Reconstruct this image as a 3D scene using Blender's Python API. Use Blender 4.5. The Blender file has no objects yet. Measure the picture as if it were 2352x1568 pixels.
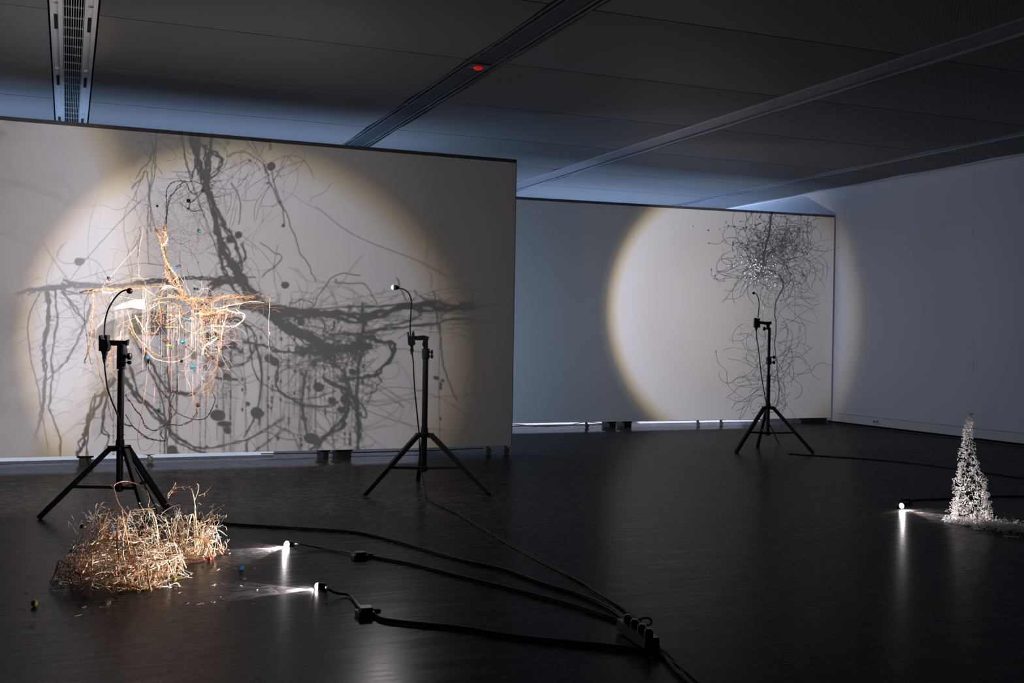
import bpy, math, random
from math import sin, cos, pi, radians
from mathutils import Vector, Matrix
S = bpy.context.scene
COL = S.collection
# ------------------------------------------------------------ camera
FPX = 2497.0
yaw, pitch, roll = radians(22.25), radians(-0.233), radians(0.95)
CAM = Vector((0, 0, 1.2))
fwd = Vector((sin(yaw)*cos(pitch), cos(yaw)*cos(pitch), sin(pitch)))
rgt0 = Vector((cos(yaw), -sin(yaw), 0)); up0 = rgt0.cross(fwd)
rgt = rgt0*cos(roll) + up0*sin(roll); upv = up0*cos(roll) - rgt0*sin(roll)
cd = bpy.data.cameras.new('camera'); cam = bpy.data.objects.new('camera', cd); COL.objects.link(cam)
cd.sensor_width = 36; cd.lens = FPX/2352*36; cd.clip_start = .05; cd.clip_end = 200
M = Matrix((rgt, upv, -fwd)).transposed().to_4x4(); M.translation = CAM
cam.matrix_world = M
S.camera = cam
# ------------------------------------------------------------ world and exposure
w = bpy.data.worlds.new('world'); S.world = w; w.use_nodes = True
w.node_tree.nodes['Background'].inputs[0].default_value = (.52, .61, .85, 1)
w.node_tree.nodes['Background'].inputs[1].default_value = .044
S.view_settings.view_transform = 'Standard'; S.view_settings.look = 'None'
S.view_settings.exposure = 0.0; S.view_settings.gamma = 1.0
S.view_settings.use_curve_mapping = False
# ------------------------------------------------------------ unprojection of measured points
def ray(x, y): return fwd + rgt*((x-1176)/FPX) + upv*((784-y)/FPX)
def onZ(x, y, z=0.0): d = ray(x, y); return CAM + d*((z-CAM.z)/d.z)
def onY(x, y, Y): d = ray(x, y); return CAM + d*(Y/d.y)
def onX(x, y, X): d = ray(x, y); return CAM + d*(X/d.x)
XR, ZC, YL = 10.55, 3.47, 10.322          # right wall, ceiling, face of the near partition
YB = 16.6
def yfar(X): return 12.97 + (X-5.4)*(13.087-12.97)/(10.466-5.4)
def onF(x, y):
    d = ray(x, y); m = (13.087-12.97)/(10.466-5.4)
    return CAM + d*((12.97-m*5.4)/(d.y-m*d.x))

# ------------------------------------------------------------ lamps: LED spots and the cool daylight tubes behind the partitions, plus added fill lights
H = radians(31)
def led_spot(name, loc, axis, half_deg, watts, spill=.075, tint=(1, .975, 1.01), soft=.004):
    l = bpy.data.lights.new(name, 'SPOT'); l.energy = watts; l.shadow_soft_size = soft
    l.spot_size = radians(178); l.spot_blend = 0
    l.use_nodes = True; nt = l.node_tree; N = nt.nodes; K = nt.links
    em = N['Emission']
    tc = N.new('ShaderNodeTexCoord'); sp = N.new('ShaderNodeSeparateXYZ'); K.new(tc.outputs['Normal'], sp.inputs[0])
    ab = N.new('ShaderNodeMath'); ab.operation = 'ABSOLUTE'; K.new(sp.outputs[2], ab.inputs[0])
    ac = N.new('ShaderNodeMath'); ac.operation = 'ARCCOSINE'; K.new(ab.outputs[0], ac.inputs[0])
    dv = N.new('ShaderNodeMath'); dv.operation = 'DIVIDE'; K.new(ac.outputs[0], dv.inputs[0]); dv.inputs[1].default_value = pi/2
    cr = N.new('ShaderNodeValToRGB'); K.new(dv.outputs[0], cr.inputs[0]); K.new(cr.outputs[0], em.inputs[0])
    h = half_deg/90.0
    stops = [(0, (.74, .71, .70)), (.60*h, (.76, .73, .72)), (.84*h, (.86, .84, .88)), (.91*h, (.88, .85, .84)), (.965*h, (.70, .61, .44)), (1.005*h, (.44, .36, .22)),
             (1.045*h, (.16, .135, .095)), (1.11*h, (spill*1.2, spill*1.15, spill*1.1)), (1.6*h, (spill, spill, spill)), (.80, (spill*.8, spill*.8, spill*.82)), (1.0, (.0, .0, .0))]
    r = cr.color_ramp
    while len(r.elements) > 1: r.elements.remove(r.elements[-1])
    r.elements[0].position = 0; r.elements[0].color = (*[c*t for c, t in zip(stops[0][1], tint)], 1)
    for p, c in stops[1:]:
        e = r.elements.new(min(p, 1)); e.color = (*[a*t for a, t in zip(c, tint)], 1)
    o = bpy.data.objects.new(name, l); COL.objects.link(o)
    o.location = loc; o.rotation_euler = Vector(axis).to_track_quat('-Z', 'Y').to_euler()
    return o
LA = onY(298, 668, 7.45); LB = onY(907, 660, 7.5); LC = onY(1731, 673, 10.2)
led_spot('spot_stand_left', LA + Vector((.296, .949, -.104))*.028, (.294, .95, -.103), 31.7, 226, .115)
led_spot('spot_stand_middle', LB + Vector((-.918, .391, .057))*.028, (-.918, .391, .057), 38, 265, .07, soft=.03)
led_spot('spot_stand_right', LC + Vector((.407, .913, -.037))*.028, (.407, .913, -.037), 31.4, 250, .055, soft=.0025)
F1 = Vector((1.182, 6.19, .045)); F2 = Vector((1.131, 5.13, .052)); F3 = Vector((5.664, 6.281, .045))
F1 = onY(663, 1250, 6.14); F2 = onY(735, 1346, 5.06); F3 = onY(2068, 1162, 6.22)
A1 = Vector((-.86, -.42, .08)).normalized(); A2 = Vector((-.93, .22, .06)).normalized(); A3 = Vector((.08, -.96, .30)).normalized()
led_spot('spot_floor_back', F1 + A1*.026, A1, 32, 190)
led_spot('spot_floor_front', F2 + A2*.026, A2, 30, 90)
led_spot('spot_floor_right', F3 + A3*.026, A3, 32, 130)
l = bpy.data.lights.new('fill_middle', 'POINT'); l.energy = 15; l.shadow_soft_size = .05; l.color = (1, .96, .97)  # added fill beside the middle lamp, lifts the dark end of the partition
o = bpy.data.objects.new('fill_middle', l); COL.objects.link(o); o.location = LB + Vector((-.918, .391, .057))*.05
def area(name, loc, target, sx, sy, watts, col, spread=180):
    l = bpy.data.lights.new(name, 'AREA'); l.shape = 'RECTANGLE'; l.size = sx; l.size_y = sy; l.energy = watts; l.color = col; l.spread = radians(spread)
    o = bpy.data.objects.new(name, l); COL.objects.link(o); o.location = loc
    o.rotation_euler = (Vector(target)-Vector(loc)).to_track_quat('-Z', 'Y').to_euler(); return o
BLUE = (.42, .62, 1.0)
area('tube_behind_near_partition', (0.4, 12.55, 1.0), (0.4, 12.5, 3.4), 6.8, .2, 88, BLUE, 74)
area('tube_behind_far_partition', (8.0, 15.7, 1.1), (8.0, 15.6, 3.4), 5.0, .25, 110, BLUE, 110)
area('tube_low_behind_near', (0.8, 12.9, .45), (0.8, 11.0, .0), 6.5, .12, 12, (.62, .75, 1))
area('fill_behind_near', (-.4, 10.50, .42), (-.4, 10.95, .0), 5.6, .03, 16, (.75, .84, 1))  # added unseen light, brightens the front of the board in the gap
area('fill_behind_far', (7.0, 13.27, .42), (7.0, 13.75, .0), 5.0, .03, 26, (.82, .86, 1))  # same added light for the boards behind the far partition
area('tube_low_behind_far', (8.0, 15.4, .45), (8.0, 13.7, .0), 5.0, .12, 16, (.62, .75, 1))
area('daylight_aisle', (3.0, 11.6, .95), (7.5, 12.4, 1.6), 1.2, 1.2, 30, (.45, .70, 1))

# ------------------------------------------------------------ materials
def mat(name, col, rough=.6, metal=0.0, spec=.5, emit=None, es=0.0, noise=0, nscale=20, bump=0, bscale=200, trans=0, ior=1.45, alpha=1):
    m = bpy.data.materials.new(name); m.use_nodes = True; nt = m.node_tree; b = nt.nodes['Principled BSDF']
    b.inputs['Base Color'].default_value = (*col, 1); b.inputs['Roughness'].default_value = rough
    b.inputs['Metallic'].default_value = metal; b.inputs['Specular IOR Level'].default_value = spec
    b.inputs['Transmission Weight'].default_value = trans; b.inputs['IOR'].default_value = ior
    b.inputs['Alpha'].default_value = alpha
    if emit: b.inputs['Emission Color'].default_value = (*emit, 1); b.inputs['Emission Strength'].default_value = es
    if noise or bump:
        tc = nt.nodes.new('ShaderNodeTexCoord')
    if noise:
        n = nt.nodes.new('ShaderNodeTexNoise'); n.inputs['Scale'].default_value = nscale; n.inputs['Detail'].default_value = 6
        nt.links.new(tc.outputs['Object'], n.inputs['Vector'])
        mx = nt.nodes.new('ShaderNodeMix'); mx.data_type = 'RGBA'; nt.links.new(n.outputs[0], mx.inputs[0])
        mx.inputs[6].default_value = (*[max(0, c*(1-noise)) for c in col], 1); mx.inputs[7].default_value = (*[min(1, c*(1+noise)) for c in col], 1)
        nt.links.new(mx.outputs[2], b.inputs['Base Color'])
    if bump:
        n2 = nt.nodes.new('ShaderNodeTexNoise'); n2.inputs['Scale'].default_value = bscale
        nt.links.new(tc.outputs['Object'], n2.inputs['Vector'])
        bp = nt.nodes.new('ShaderNodeBump'); bp.inputs['Strength'].default_value = bump; bp.inputs['Distance'].default_value = .002
        nt.links.new(n2.outputs[0], bp.inputs['Height']); nt.links.new(bp.outputs[0], b.inputs['Normal'])
    return m
m_fabric = mat('partition_fabric', (.72, .705, .715), .95, spec=.1, noise=.03, nscale=1.5, bump=.15, bscale=500)
m_plaster = mat('painted_plaster', (.60, .615, .665), .85, spec=.2, noise=.025, nscale=1.2, bump=.08, bscale=90)
m_skirt = mat('skirting_paint', (.58, .58, .60), .7, spec=.3, noise=.03, nscale=3)
m_dark = mat('shadow_gap', (.012, .012, .013), .9, spec=.1, noise=.2)
m_rail = mat('dark_rail', (.10, .095, .09), .55, metal=.4, noise=.15, nscale=8)
m_black = mat('black_metal', (.008, .008, .009), .45, noise=.3, nscale=30)
m_plastic = mat('black_plastic', (.010, .010, .011), .35, noise=.3, nscale=40)
m_cable = mat('black_cable', (.010, .010, .011), .55, noise=.3, nscale=20)
m_whitestrip = mat('added_white_board', (.82, .84, .88), .6, noise=.05, nscale=5)  # for the boards added as bright bands under the partitions
m_alu = mat('brushed_aluminium', (.72, .73, .76), .34, metal=.8, noise=.12, nscale=14)
m_rail2 = mat('grey_edge_rail', (.48, .50, .54), .35, metal=.7, noise=.1, nscale=8)
m_alud = mat('channel_aluminium', (.09, .10, .115), .45, metal=.6, noise=.15, nscale=8)
m_red = mat('glowing_red_plastic', (.55, .005, .01), .3, emit=(.9, .01, .02), es=.35, noise=.1)  # a faint red glow is added to the plastic's colour
m_bulb = mat('lit_led_lens', (1, 1, 1), .3, emit=(1, .93, .85), es=28, noise=.01)
m_bulb_big = mat('lit_led_lens_bright', (1, 1, 1), .3, emit=(1, .93, .84), es=90, noise=.01)
m_rubber = mat('caster_rubber', (.10, .10, .09), .6, noise=.2, nscale=60)
m_steel = mat('caster_steel', (.30, .29, .27), .4, metal=.8, noise=.2, nscale=50)
m_copper = mat('copper_twig', (.32, .18, .10), .45, metal=.15, noise=.35, nscale=60, bump=.5, bscale=300)
m_gold = mat('golden_wire', (.52, .33, .18), .38, metal=.35, noise=.35, nscale=40)
m_pale = mat('pale_fibre', (.66, .50, .36), .5, noise=.25, nscale=30)
m_vine = mat('brown_vine', (.060, .034, .020), .6, noise=.4, nscale=70, bump=.6, bscale=300)
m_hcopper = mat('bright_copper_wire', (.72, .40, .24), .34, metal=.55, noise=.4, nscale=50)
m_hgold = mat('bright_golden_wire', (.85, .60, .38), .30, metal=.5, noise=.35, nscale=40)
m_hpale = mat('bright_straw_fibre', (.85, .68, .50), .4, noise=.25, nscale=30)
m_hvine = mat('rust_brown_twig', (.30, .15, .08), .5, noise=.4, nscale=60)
m_moss = mat('ochre_moss', (.45, .30, .06), .8, noise=.4, nscale=70)
m_redthread = mat('red_thread', (.55, .09, .07), .5, noise=.2, nscale=60)
m_bead = {'teal': mat('teal_glass', (.02, .16, .20), .12, noise=.4, nscale=90), 'black': mat('black_glass', (.012, .010, .010), .1, noise=.3, nscale=50),
          'green': mat('green_glass', (.02, .12, .06), .12, noise=.4, nscale=90), 'red': mat('red_glass', (.45, .06, .04), .2, noise=.4, nscale=60),
          'brown': mat('brown_glass', (.10, .035, .02), .15, noise=.4, nscale=60), 'olive': mat('olive_glass', (.16, .14, .02), .15, noise=.5, nscale=90),
          'blue': mat('blue_glass', (.03, .20, .42), .1, noise=.4, nscale=80), 'orange': mat('orange_glass', (.75, .27, .03), .3, noise=.3, nscale=60),
          'pink': mat('pink_glass', (.65, .30, .27), .3, noise=.3, nscale=60), 'yellow': mat('yellow_glass', (.70, .65, .10), .3, noise=.2)}
m_white = mat('white_curl', (.80, .77, .74), .6, noise=.15, nscale=50)
m_letter = mat('frosted_letter', (.95, .96, .98), .3, noise=.05)
def clear_mat(name, col, rough):
    m = bpy.data.materials.new(name); m.use_nodes = True; nt = m.node_tree; nt.nodes.remove(nt.nodes['Principled BSDF'])
    tc = nt.nodes.new('ShaderNodeTexCoord'); n = nt.nodes.new('ShaderNodeTexNoise'); n.inputs['Scale'].default_value = 60; nt.links.new(tc.outputs['Object'], n.inputs[0])
    cr = nt.nodes.new('ShaderNodeValToRGB'); nt.links.new(n.outputs[0], cr.inputs[0])
    cr.color_ramp.elements[0].color = (*[c*.85 for c in col], 1); cr.color_ramp.elements[1].color = (*col, 1)
    g = nt.nodes.new('ShaderNodeBsdfGlass'); g.inputs['Roughness'].default_value = rough; g.inputs['IOR'].default_value = 1.35
    nt.links.new(cr.outputs[0], g.inputs[0]); nt.links.new(g.outputs[0], nt.nodes['Material Output'].inputs[0]); return m
m_clear = clear_mat('clear_nylon', (.95, .95, .97), .05)
def veil_mat(name, col, alpha):
    m = bpy.data.materials.new(name); m.use_nodes = True; nt = m.node_tree; nt.nodes.remove(nt.nodes['Principled BSDF'])
    tc = nt.nodes.new('ShaderNodeTexCoord'); wv = nt.nodes.new('ShaderNodeTexNoise'); wv.inputs['Scale'].default_value = 70
    nt.links.new(tc.outputs['Object'], wv.inputs[0])
    mr = nt.nodes.new('ShaderNodeMapRange'); nt.links.new(wv.outputs[0], mr.inputs[0]); mr.inputs[1].default_value = .3; mr.inputs[2].default_value = .7
    mr.inputs[3].default_value = alpha*.5; mr.inputs[4].default_value = min(1, alpha*1.4)
    d = nt.nodes.new('ShaderNodeBsdfDiffuse'); d.inputs[0].default_value = (*col, 1); t = nt.nodes.new('ShaderNodeBsdfTransparent')
    tl = nt.nodes.new('ShaderNodeBsdfTranslucent'); tl.inputs[0].default_value = (*col, 1)
    a = nt.nodes.new('ShaderNodeMixShader'); nt.links.new(d.outputs[0], a.inputs[1]); nt.links.new(tl.outputs[0], a.inputs[2])
    mx = nt.nodes.new('ShaderNodeMixShader'); nt.links.new(mr.outputs[0], mx.inputs[0]); nt.links.new(t.outputs[0], mx.inputs[1]); nt.links.new(a.outputs[0], mx.inputs[2])
    nt.links.new(mx.outputs[0], nt.nodes['Material Output'].inputs[0]); return m
m_gauze = veil_mat('white_gauze', (.95, .92, .88), .75)
m_net = veil_mat('sheer_netting', (.85, .80, .78), .09)

def floor_mat():
    m = bpy.data.materials.new('polished_dark_floor'); m.use_nodes = True; nt = m.node_tree; b = nt.nodes['Principled BSDF']; K = nt.links
    tc = nt.nodes.new('ShaderNodeTexCoord')
    nt.nodes.remove(b)
    n = nt.nodes.new('ShaderNodeTexNoise'); n.inputs['Scale'].default_value = .8; n.inputs['Detail'].default_value = 8; K.new(tc.outputs['Object'], n.inputs[0])
    mp = nt.nodes.new('ShaderNodeMapping'); mp.inputs['Scale'].default_value = (.7, 9, 1); mp.inputs['Rotation'].default_value = (0, 0, radians(-22)); K.new(tc.outputs['Object'], mp.inputs[0])
    n2 = nt.nodes.new('ShaderNodeTexNoise'); n2.inputs['Scale'].default_value = 3; n2.inputs['Detail'].default_value = 8; K.new(mp.outputs[0], n2.inputs[0])
    cr = nt.nodes.new('ShaderNodeValToRGB'); K.new(n.outputs[0], cr.inputs[0])
    cr.color_ramp.elements[0].position = .3; cr.color_ramp.elements[0].color = (.017, .0155, .016, 1)
    cr.color_ramp.elements[1].position = .7; cr.color_ramp.elements[1].color = (.026, .0235, .024, 1)
    sc_ = nt.nodes.new('ShaderNodeTexNoise'); sc_.inputs['Scale'].default_value = 7; sc_.inputs['Detail'].default_value = 4; sc_.inputs['Distortion'].default_value = 2.5; K.new(tc.outputs['Object'], sc_.inputs[0])
    sr = nt.nodes.new('ShaderNodeValToRGB'); K.new(sc_.outputs[0], sr.inputs[0])       # scuff marks left by shoes and mops
    for e_, (p_, c_) in zip((sr.color_ramp.elements[0], sr.color_ramp.elements[1], sr.color_ramp.elements.new(.53)), ((.50, 0), (.56, 0), (.53, 1))): e_.position = p_; e_.color = (c_, c_, c_, 1)
    sm = nt.nodes.new('ShaderNodeMix'); sm.data_type = 'RGBA'; K.new(sr.outputs[0], sm.inputs[0]); K.new(cr.outputs[0], sm.inputs[6]); sm.inputs[7].default_value = (.055, .050, .049, 1)
    d = nt.nodes.new('ShaderNodeBsdfDiffuse'); K.new(sm.outputs[2], d.inputs[0])
    g = nt.nodes.new('ShaderNodeBsdfAnisotropic'); g.inputs['Color'].default_value = (1, .97, .97, 1)
    mr = nt.nodes.new('ShaderNodeMapRange'); K.new(n2.outputs[0], mr.inputs[0]); mr.inputs[1].default_value = .3; mr.inputs[2].default_value = .7
    mr.inputs[3].default_value = .20; mr.inputs[4].default_value = .31; K.new(mr.outputs[0], g.inputs['Roughness'])
    fr = nt.nodes.new('ShaderNodeFresnel'); fr.inputs[0].default_value = 1.3
    fm = nt.nodes.new('ShaderNodeMath'); fm.operation = 'MULTIPLY_ADD'; K.new(fr.outputs[0], fm.inputs[0]); fm.inputs[1].default_value = .08; fm.inputs[2].default_value = .062
    mx = nt.nodes.new('ShaderNodeMixShader'); K.new(fm.outputs[0], mx.inputs[0]); K.new(d.outputs[0], mx.inputs[1]); K.new(g.outputs[0], mx.inputs[2]); K.new(mx.outputs[0], nt.nodes['Material Output'].inputs[0])
    n3 = nt.nodes.new('ShaderNodeTexNoise'); n3.inputs['Scale'].default_value = 220; n3.inputs['Detail'].default_value = 3; K.new(tc.outputs['Object'], n3.inputs[0])
    bp = nt.nodes.new('ShaderNodeBump'); bp.inputs['Strength'].default_value = .12; bp.inputs['Distance'].default_value = .001
    K.new(n3.outputs[0], bp.inputs['Height']); K.new(bp.outputs[0], g.inputs['Normal']); K.new(bp.outputs[0], d.inputs['Normal'])
    return m
m_floor = floor_mat()
def ceil_mat():
    m = bpy.data.materials.new('perforated_metal_panel'); m.use_nodes = True; nt = m.node_tree; b = nt.nodes['Principled BSDF']; K = nt.links
    tc = nt.nodes.new('ShaderNodeTexCoord'); sp = nt.nodes.new('ShaderNodeSeparateXYZ'); K.new(tc.outputs['Object'], sp.inputs[0])
    def mt(op, a, bb=None, **k):
        x = nt.nodes.new('ShaderNodeMath'); x.operation = op
        for i, v in enumerate((a, bb)):
            if v is None: continue
            if isinstance(v, (int, float)): x.inputs[i].default_value = v
            else: K.new(v, x.inputs[i])
        return x.outputs[0]
    f = 2*pi/.021
    sx = mt('SINE', mt('MULTIPLY', mt('ADD', sp.outputs[0], sp.outputs[1]), f)); sy = mt('SINE', mt('MULTIPLY', mt('SUBTRACT', sp.outputs[0], sp.outputs[1]), f))
    hole = mt('ADD', sx, sy)
    mr = nt.nodes.new('ShaderNodeMapRange'); K.new(hole, mr.inputs[0]); mr.inputs[1].default_value = -.5; mr.inputs[2].default_value = .9
    n = nt.nodes.new('ShaderNodeTexNoise'); n.inputs['Scale'].default_value = .7; K.new(tc.outputs['Object'], n.inputs[0])
    mx = nt.nodes.new('ShaderNodeMix'); mx.data_type = 'RGBA'; K.new(mr.outputs[0], mx.inputs[0])
    mx.inputs[6].default_value = (.17, .167, .17, 1); mx.inputs[7].default_value = (.03, .03, .032, 1); K.new(mx.outputs[2], b.inputs['Base Color'])
    b.inputs['Roughness'].default_value = .6; b.inputs['Specular IOR Level'].default_value = .3
    bp = nt.nodes.new('ShaderNodeBump'); bp.inputs['Strength'].default_value = .1; bp.inputs['Distance'].default_value = .01
    K.new(n.outputs[0], bp.inputs['Height']); K.new(bp.outputs[0], b.inputs['Normal'])
    return m
m_ceil = ceil_mat()

# ------------------------------------------------------------ mesh helpers
class MB:
    def __init__(s): s.v = []; s.f = []; s.mi = []; s.cur = 0
    def add(s, vs, fs):
        o = len(s.v); s.v += [tuple(v) for v in vs]; s.f += [tuple(i+o for i in f) for f in fs]; s.mi += [s.cur]*len(fs)
    def box(s, a, b):
        x0, y0, z0 = a; x1, y1, z1 = b
        s.add([(x0, y0, z0), (x1, y0, z0), (x1, y1, z0), (x0, y1, z0), (x0, y0, z1), (x1, y0, z1), (x1, y1, z1), (x0, y1, z1)],
              [(0, 3, 2, 1), (4, 5, 6, 7), (0, 1, 5, 4), (1, 2, 6, 5), (2, 3, 7, 6), (3, 0, 4, 7)])
    def tube(s, pts, r, n=5, cap=True):
        pts = [Vector(p) for p in pts]; N = len(pts)
        if N < 2: return
        rr = r if isinstance(r, (list, tuple)) else [r]*N
        t = (pts[1]-pts[0]).normalized(); u = t.orthogonal().normalized(); vs = []
        for i in range(N):
            t2 = (pts[min(i+1, N-1)]-pts[max(i-1, 0)])
            if t2.length < 1e-9: t2 = t
            t2.normalize(); u = (u - t2*u.dot(t2))
            u = u.normalized() if u.length > 1e-6 else t2.orthogonal().normalized()
            b = t2.cross(u)
            for k in range(n):
                a = 2*pi*k/n; vs.append(pts[i] + (u*cos(a)+b*sin(a))*rr[i])
            t = t2
        fs = [(i*n+k, i*n+(k+1) % n, (i+1)*n+(k+1) % n, (i+1)*n+k) for i in range(N-1) for k in range(n)]
        if cap: fs += [tuple(range(n-1, -1, -1)), tuple((N-1)*n+k for k in range(n))]
        s.add(vs, fs)
    def lathe(s, c, axis, prof, n=16):
        c = Vector(c); ax = Vector(axis).normalized(); u = ax.orthogonal().normalized(); b = ax.cross(u); vs = []
        for d, r in prof:
            for k in range(n):
                a = 2*pi*k/n; vs.append(c + ax*d + (u*cos(a)+b*sin(a))*max(r, 1e-5))
        N = len(prof)
        fs = [(i*n+k, i*n+(k+1) % n, (i+1)*n+(k+1) % n, (i+1)*n+k) for i in range(N-1) for k in range(n)]
        fs += [tuple(range(n-1, -1, -1)), tuple((N-1)*n+k for k in range(n))]
        s.add(vs, fs)
    def ball(s, c, r, n=12, m=8, sq=(1, 1, 1)):
        c = Vector(c); vs = [c+Vector((0, 0, -r*sq[2]))]
        for i in range(1, m):
            ph = -pi/2+pi*i/m
            for k in range(n): a = 2*pi*k/n; vs.append(c+Vector((cos(a)*cos(ph)*r*sq[0], sin(a)*cos(ph)*r*sq[1], sin(ph)*r*sq[2])))
        vs.append(c+Vector((0, 0, r*sq[2]))); L = len(vs)-1
        fs = [(0, 1+(k+1) % n, 1+k) for k in range(n)] + [(L, L-n+k, L-n+(k+1) % n) for k in range(n)]
        for i in range(m-2):
            for k in range(n): a = 1+i*n; fs.append((a+k, a+(k+1) % n, a+n+(k+1) % n, a+n+k))
        s.add(vs, fs)
    def prism(s, poly, off):
        """poly: 3D polygon, off: extrusion vector, centred"""
        off = Vector(off); n = len(poly); a = [Vector(p)-off/2 for p in poly]; b = [Vector(p)+off/2 for p in poly]
        s.add(a+b, [tuple(range(n)), tuple(range(2*n-1, n-1, -1))] + [(k, k+n, (k+1) % n+n, (k+1) % n) for k in range(n)])
    def bar(s, a, b, w, h, upd=(0, 0, 1)):
        a = Vector(a); b = Vector(b); t = (b-a).normalized(); sd = t.cross(Vector(upd))
        sd = sd.normalized() if sd.length > 1e-4 else t.orthogonal(); u = sd.cross(t)
        q = [(-1, -1), (1, -1), (1, 1), (-1, 1)]
        s.add([p+sd*(w/2*i)+u*(h/2*j) for p in (a, b) for i, j in q], [(3, 2, 1, 0), (4, 5, 6, 7), (0, 1, 5, 4), (1, 2, 6, 5), (2, 3, 7, 6), (3, 0, 4, 7)])
    def build(s, name, mats, parent=None, smooth=False, origin=None):
        me = bpy.data.meshes.new(name)
        if origin is not None:
            o_ = Vector(origin); s.v = [tuple(Vector(v)-o_) for v in s.v]
        me.from_pydata(s.v, [], s.f)
        for mm in (mats if isinstance(mats, (list, tuple)) else [mats]): me.materials.append(mm)
        if isinstance(mats, (list, tuple)): me.polygons.foreach_set('material_index', s.mi)
        if smooth: me.polygons.foreach_set('use_smooth', [True]*len(me.polygons))
        me.update()
        o = bpy.data.objects.new(name, me); COL.objects.link(o)
        if origin is not None: o.location = origin
        if parent: o.parent = parent; o.matrix_parent_inverse = Matrix.Translation(parent.location).inverted()
        return o
def thing(name, label, cat, loc=(0, 0, 0), group=None):
    o = bpy.data.objects.new(name, None); o.empty_display_size = .1; COL.objects.link(o); o.location = loc
    o['label'] = label; o['category'] = cat
    if group: o['group'] = group
    return o
def tag(o, label, cat, group=None):
    o['label'] = label; o['category'] = cat
    if group: o['group'] = group
    return o
def struct(o): o['kind'] = 'structure'; return o
def stuff(o): o['kind'] = 'stuff'; return o
def lab(o, t): o['label'] = t; return o
def catmull(P, seg=6):
    P = [Vector(p) for p in P]
    if len(P) < 3: return [P[0].lerp(P[-1], i/seg) for i in range(seg+1)]
    Q = [P[0]*2-P[1]]+P+[P[-1]*2-P[-2]]; out = []
    for i in range(1, len(Q)-2):
        a, b, c, d = Q[i-1:i+3]
        for k in range(seg):
            t = k/seg
            out.append(.5*((2*b)+(c-a)*t+(2*a-5*b+4*c-d)*t*t+(3*b-a-3*c+d)*t**3))
    out.append(P[-1]); return out
rnd = random.Random(7)
def rv(r=1.0): 
    while True:
        v = Vector((rnd.uniform(-1, 1), rnd.uniform(-1, 1), rnd.uniform(-1, 1)))
        if v.length <= 1: return v*r
def jit(pts, a, f=1):
    """smooth random wobble"""
    ph = [rnd.uniform(0, 6.28) for _ in range(9)]; out = []; L = 0
    for i, p in enumerate(pts):
        if i: L += (pts[i]-pts[i-1]).length
        t = L*f
        out.append(p+Vector((sin(t*31+ph[0])+.6*sin(t*73+ph[1])+.4*sin(t*151+ph[2]), sin(t*29+ph[3])+.6*sin(t*67+ph[4])+.4*sin(t*143+ph[5]), sin(t*33+ph[6])+.6*sin(t*71+ph[7])+.4*sin(t*157+ph[8])))*a)
    return out
def braid(mb, pts, r, strands=3, spread=1.0, n=5, hairs=0, hl=.05, taper=True):
    """several wobbling strands twisted round a path, with little twigs"""
    N = len(pts)
    for k in range(strands):
        q = jit(pts, r*.7*spread if strands > 1 else r*.25)
        rr = r/(strands**.5)*rnd.uniform(.75, 1.1)
        rad = [rr*(1-.45*(i/N)**2 if taper else 1)*(1+.22*sin(i*2.1+k)+rnd.uniform(-.12, .12)) for i in range(N)]
        mb.tube(q, rad, n)
    for h in range(hairs):
        p = pts[rnd.randrange(N)]; d = rv().normalized(); L = rnd.uniform(.3, 1)*hl; bend = rv(.5)
        mb.tube([p, p+d*L*.4+bend*L*.2, p+d*L+bend*L*.6], [r*.16+.0004, r*.12+.0003, .0003], 3)
def curl(c, R, L, steps, wild=.5, flat=1.0):
    """a loose curling wire"""
    p = Vector(c)+rv(R); d = rv().normalized(); ax = rv().normalized(); st = L/steps; out = [p.copy()]; k = rnd.uniform(3, 14)
    for i in range(steps):
        ax = (ax+rv(wild*.4)).normalized(); d = (Matrix.Rotation(st*k, 3, ax) @ d).normalized(); d.z *= flat; d.normalize()
        p = p+d*st; out.append(p.copy())
        if rnd.random() < .06: k = rnd.uniform(2, 22)*rnd.choice((-1, 1))
    return out

# ------------------------------------------------------------ room shell
b = MB(); b.box((-7, -3, -.1), (XR, YB, 0)); floor = struct(b.build('floor', m_floor))
b = MB(); b.box((XR, -3, .155), (XR+.2, YB, 3.6)); wr = struct(b.build('wall_right', m_plaster))
b = MB(); b.box((-7, YB, 0), (XR+.2, YB+.2, 3.6)); struct(b.build('wall_back', m_plaster))
b = MB(); b.box((XR-.008, -3, .035), (XR+.2, YB, .151)); struct(b.build('baseboard_right', m_skirt))
b = MB(); b.box((XR+.03, -3, 0), (XR+.2, YB, .035)); struct(b.build('trim_1', m_dark))
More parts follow.
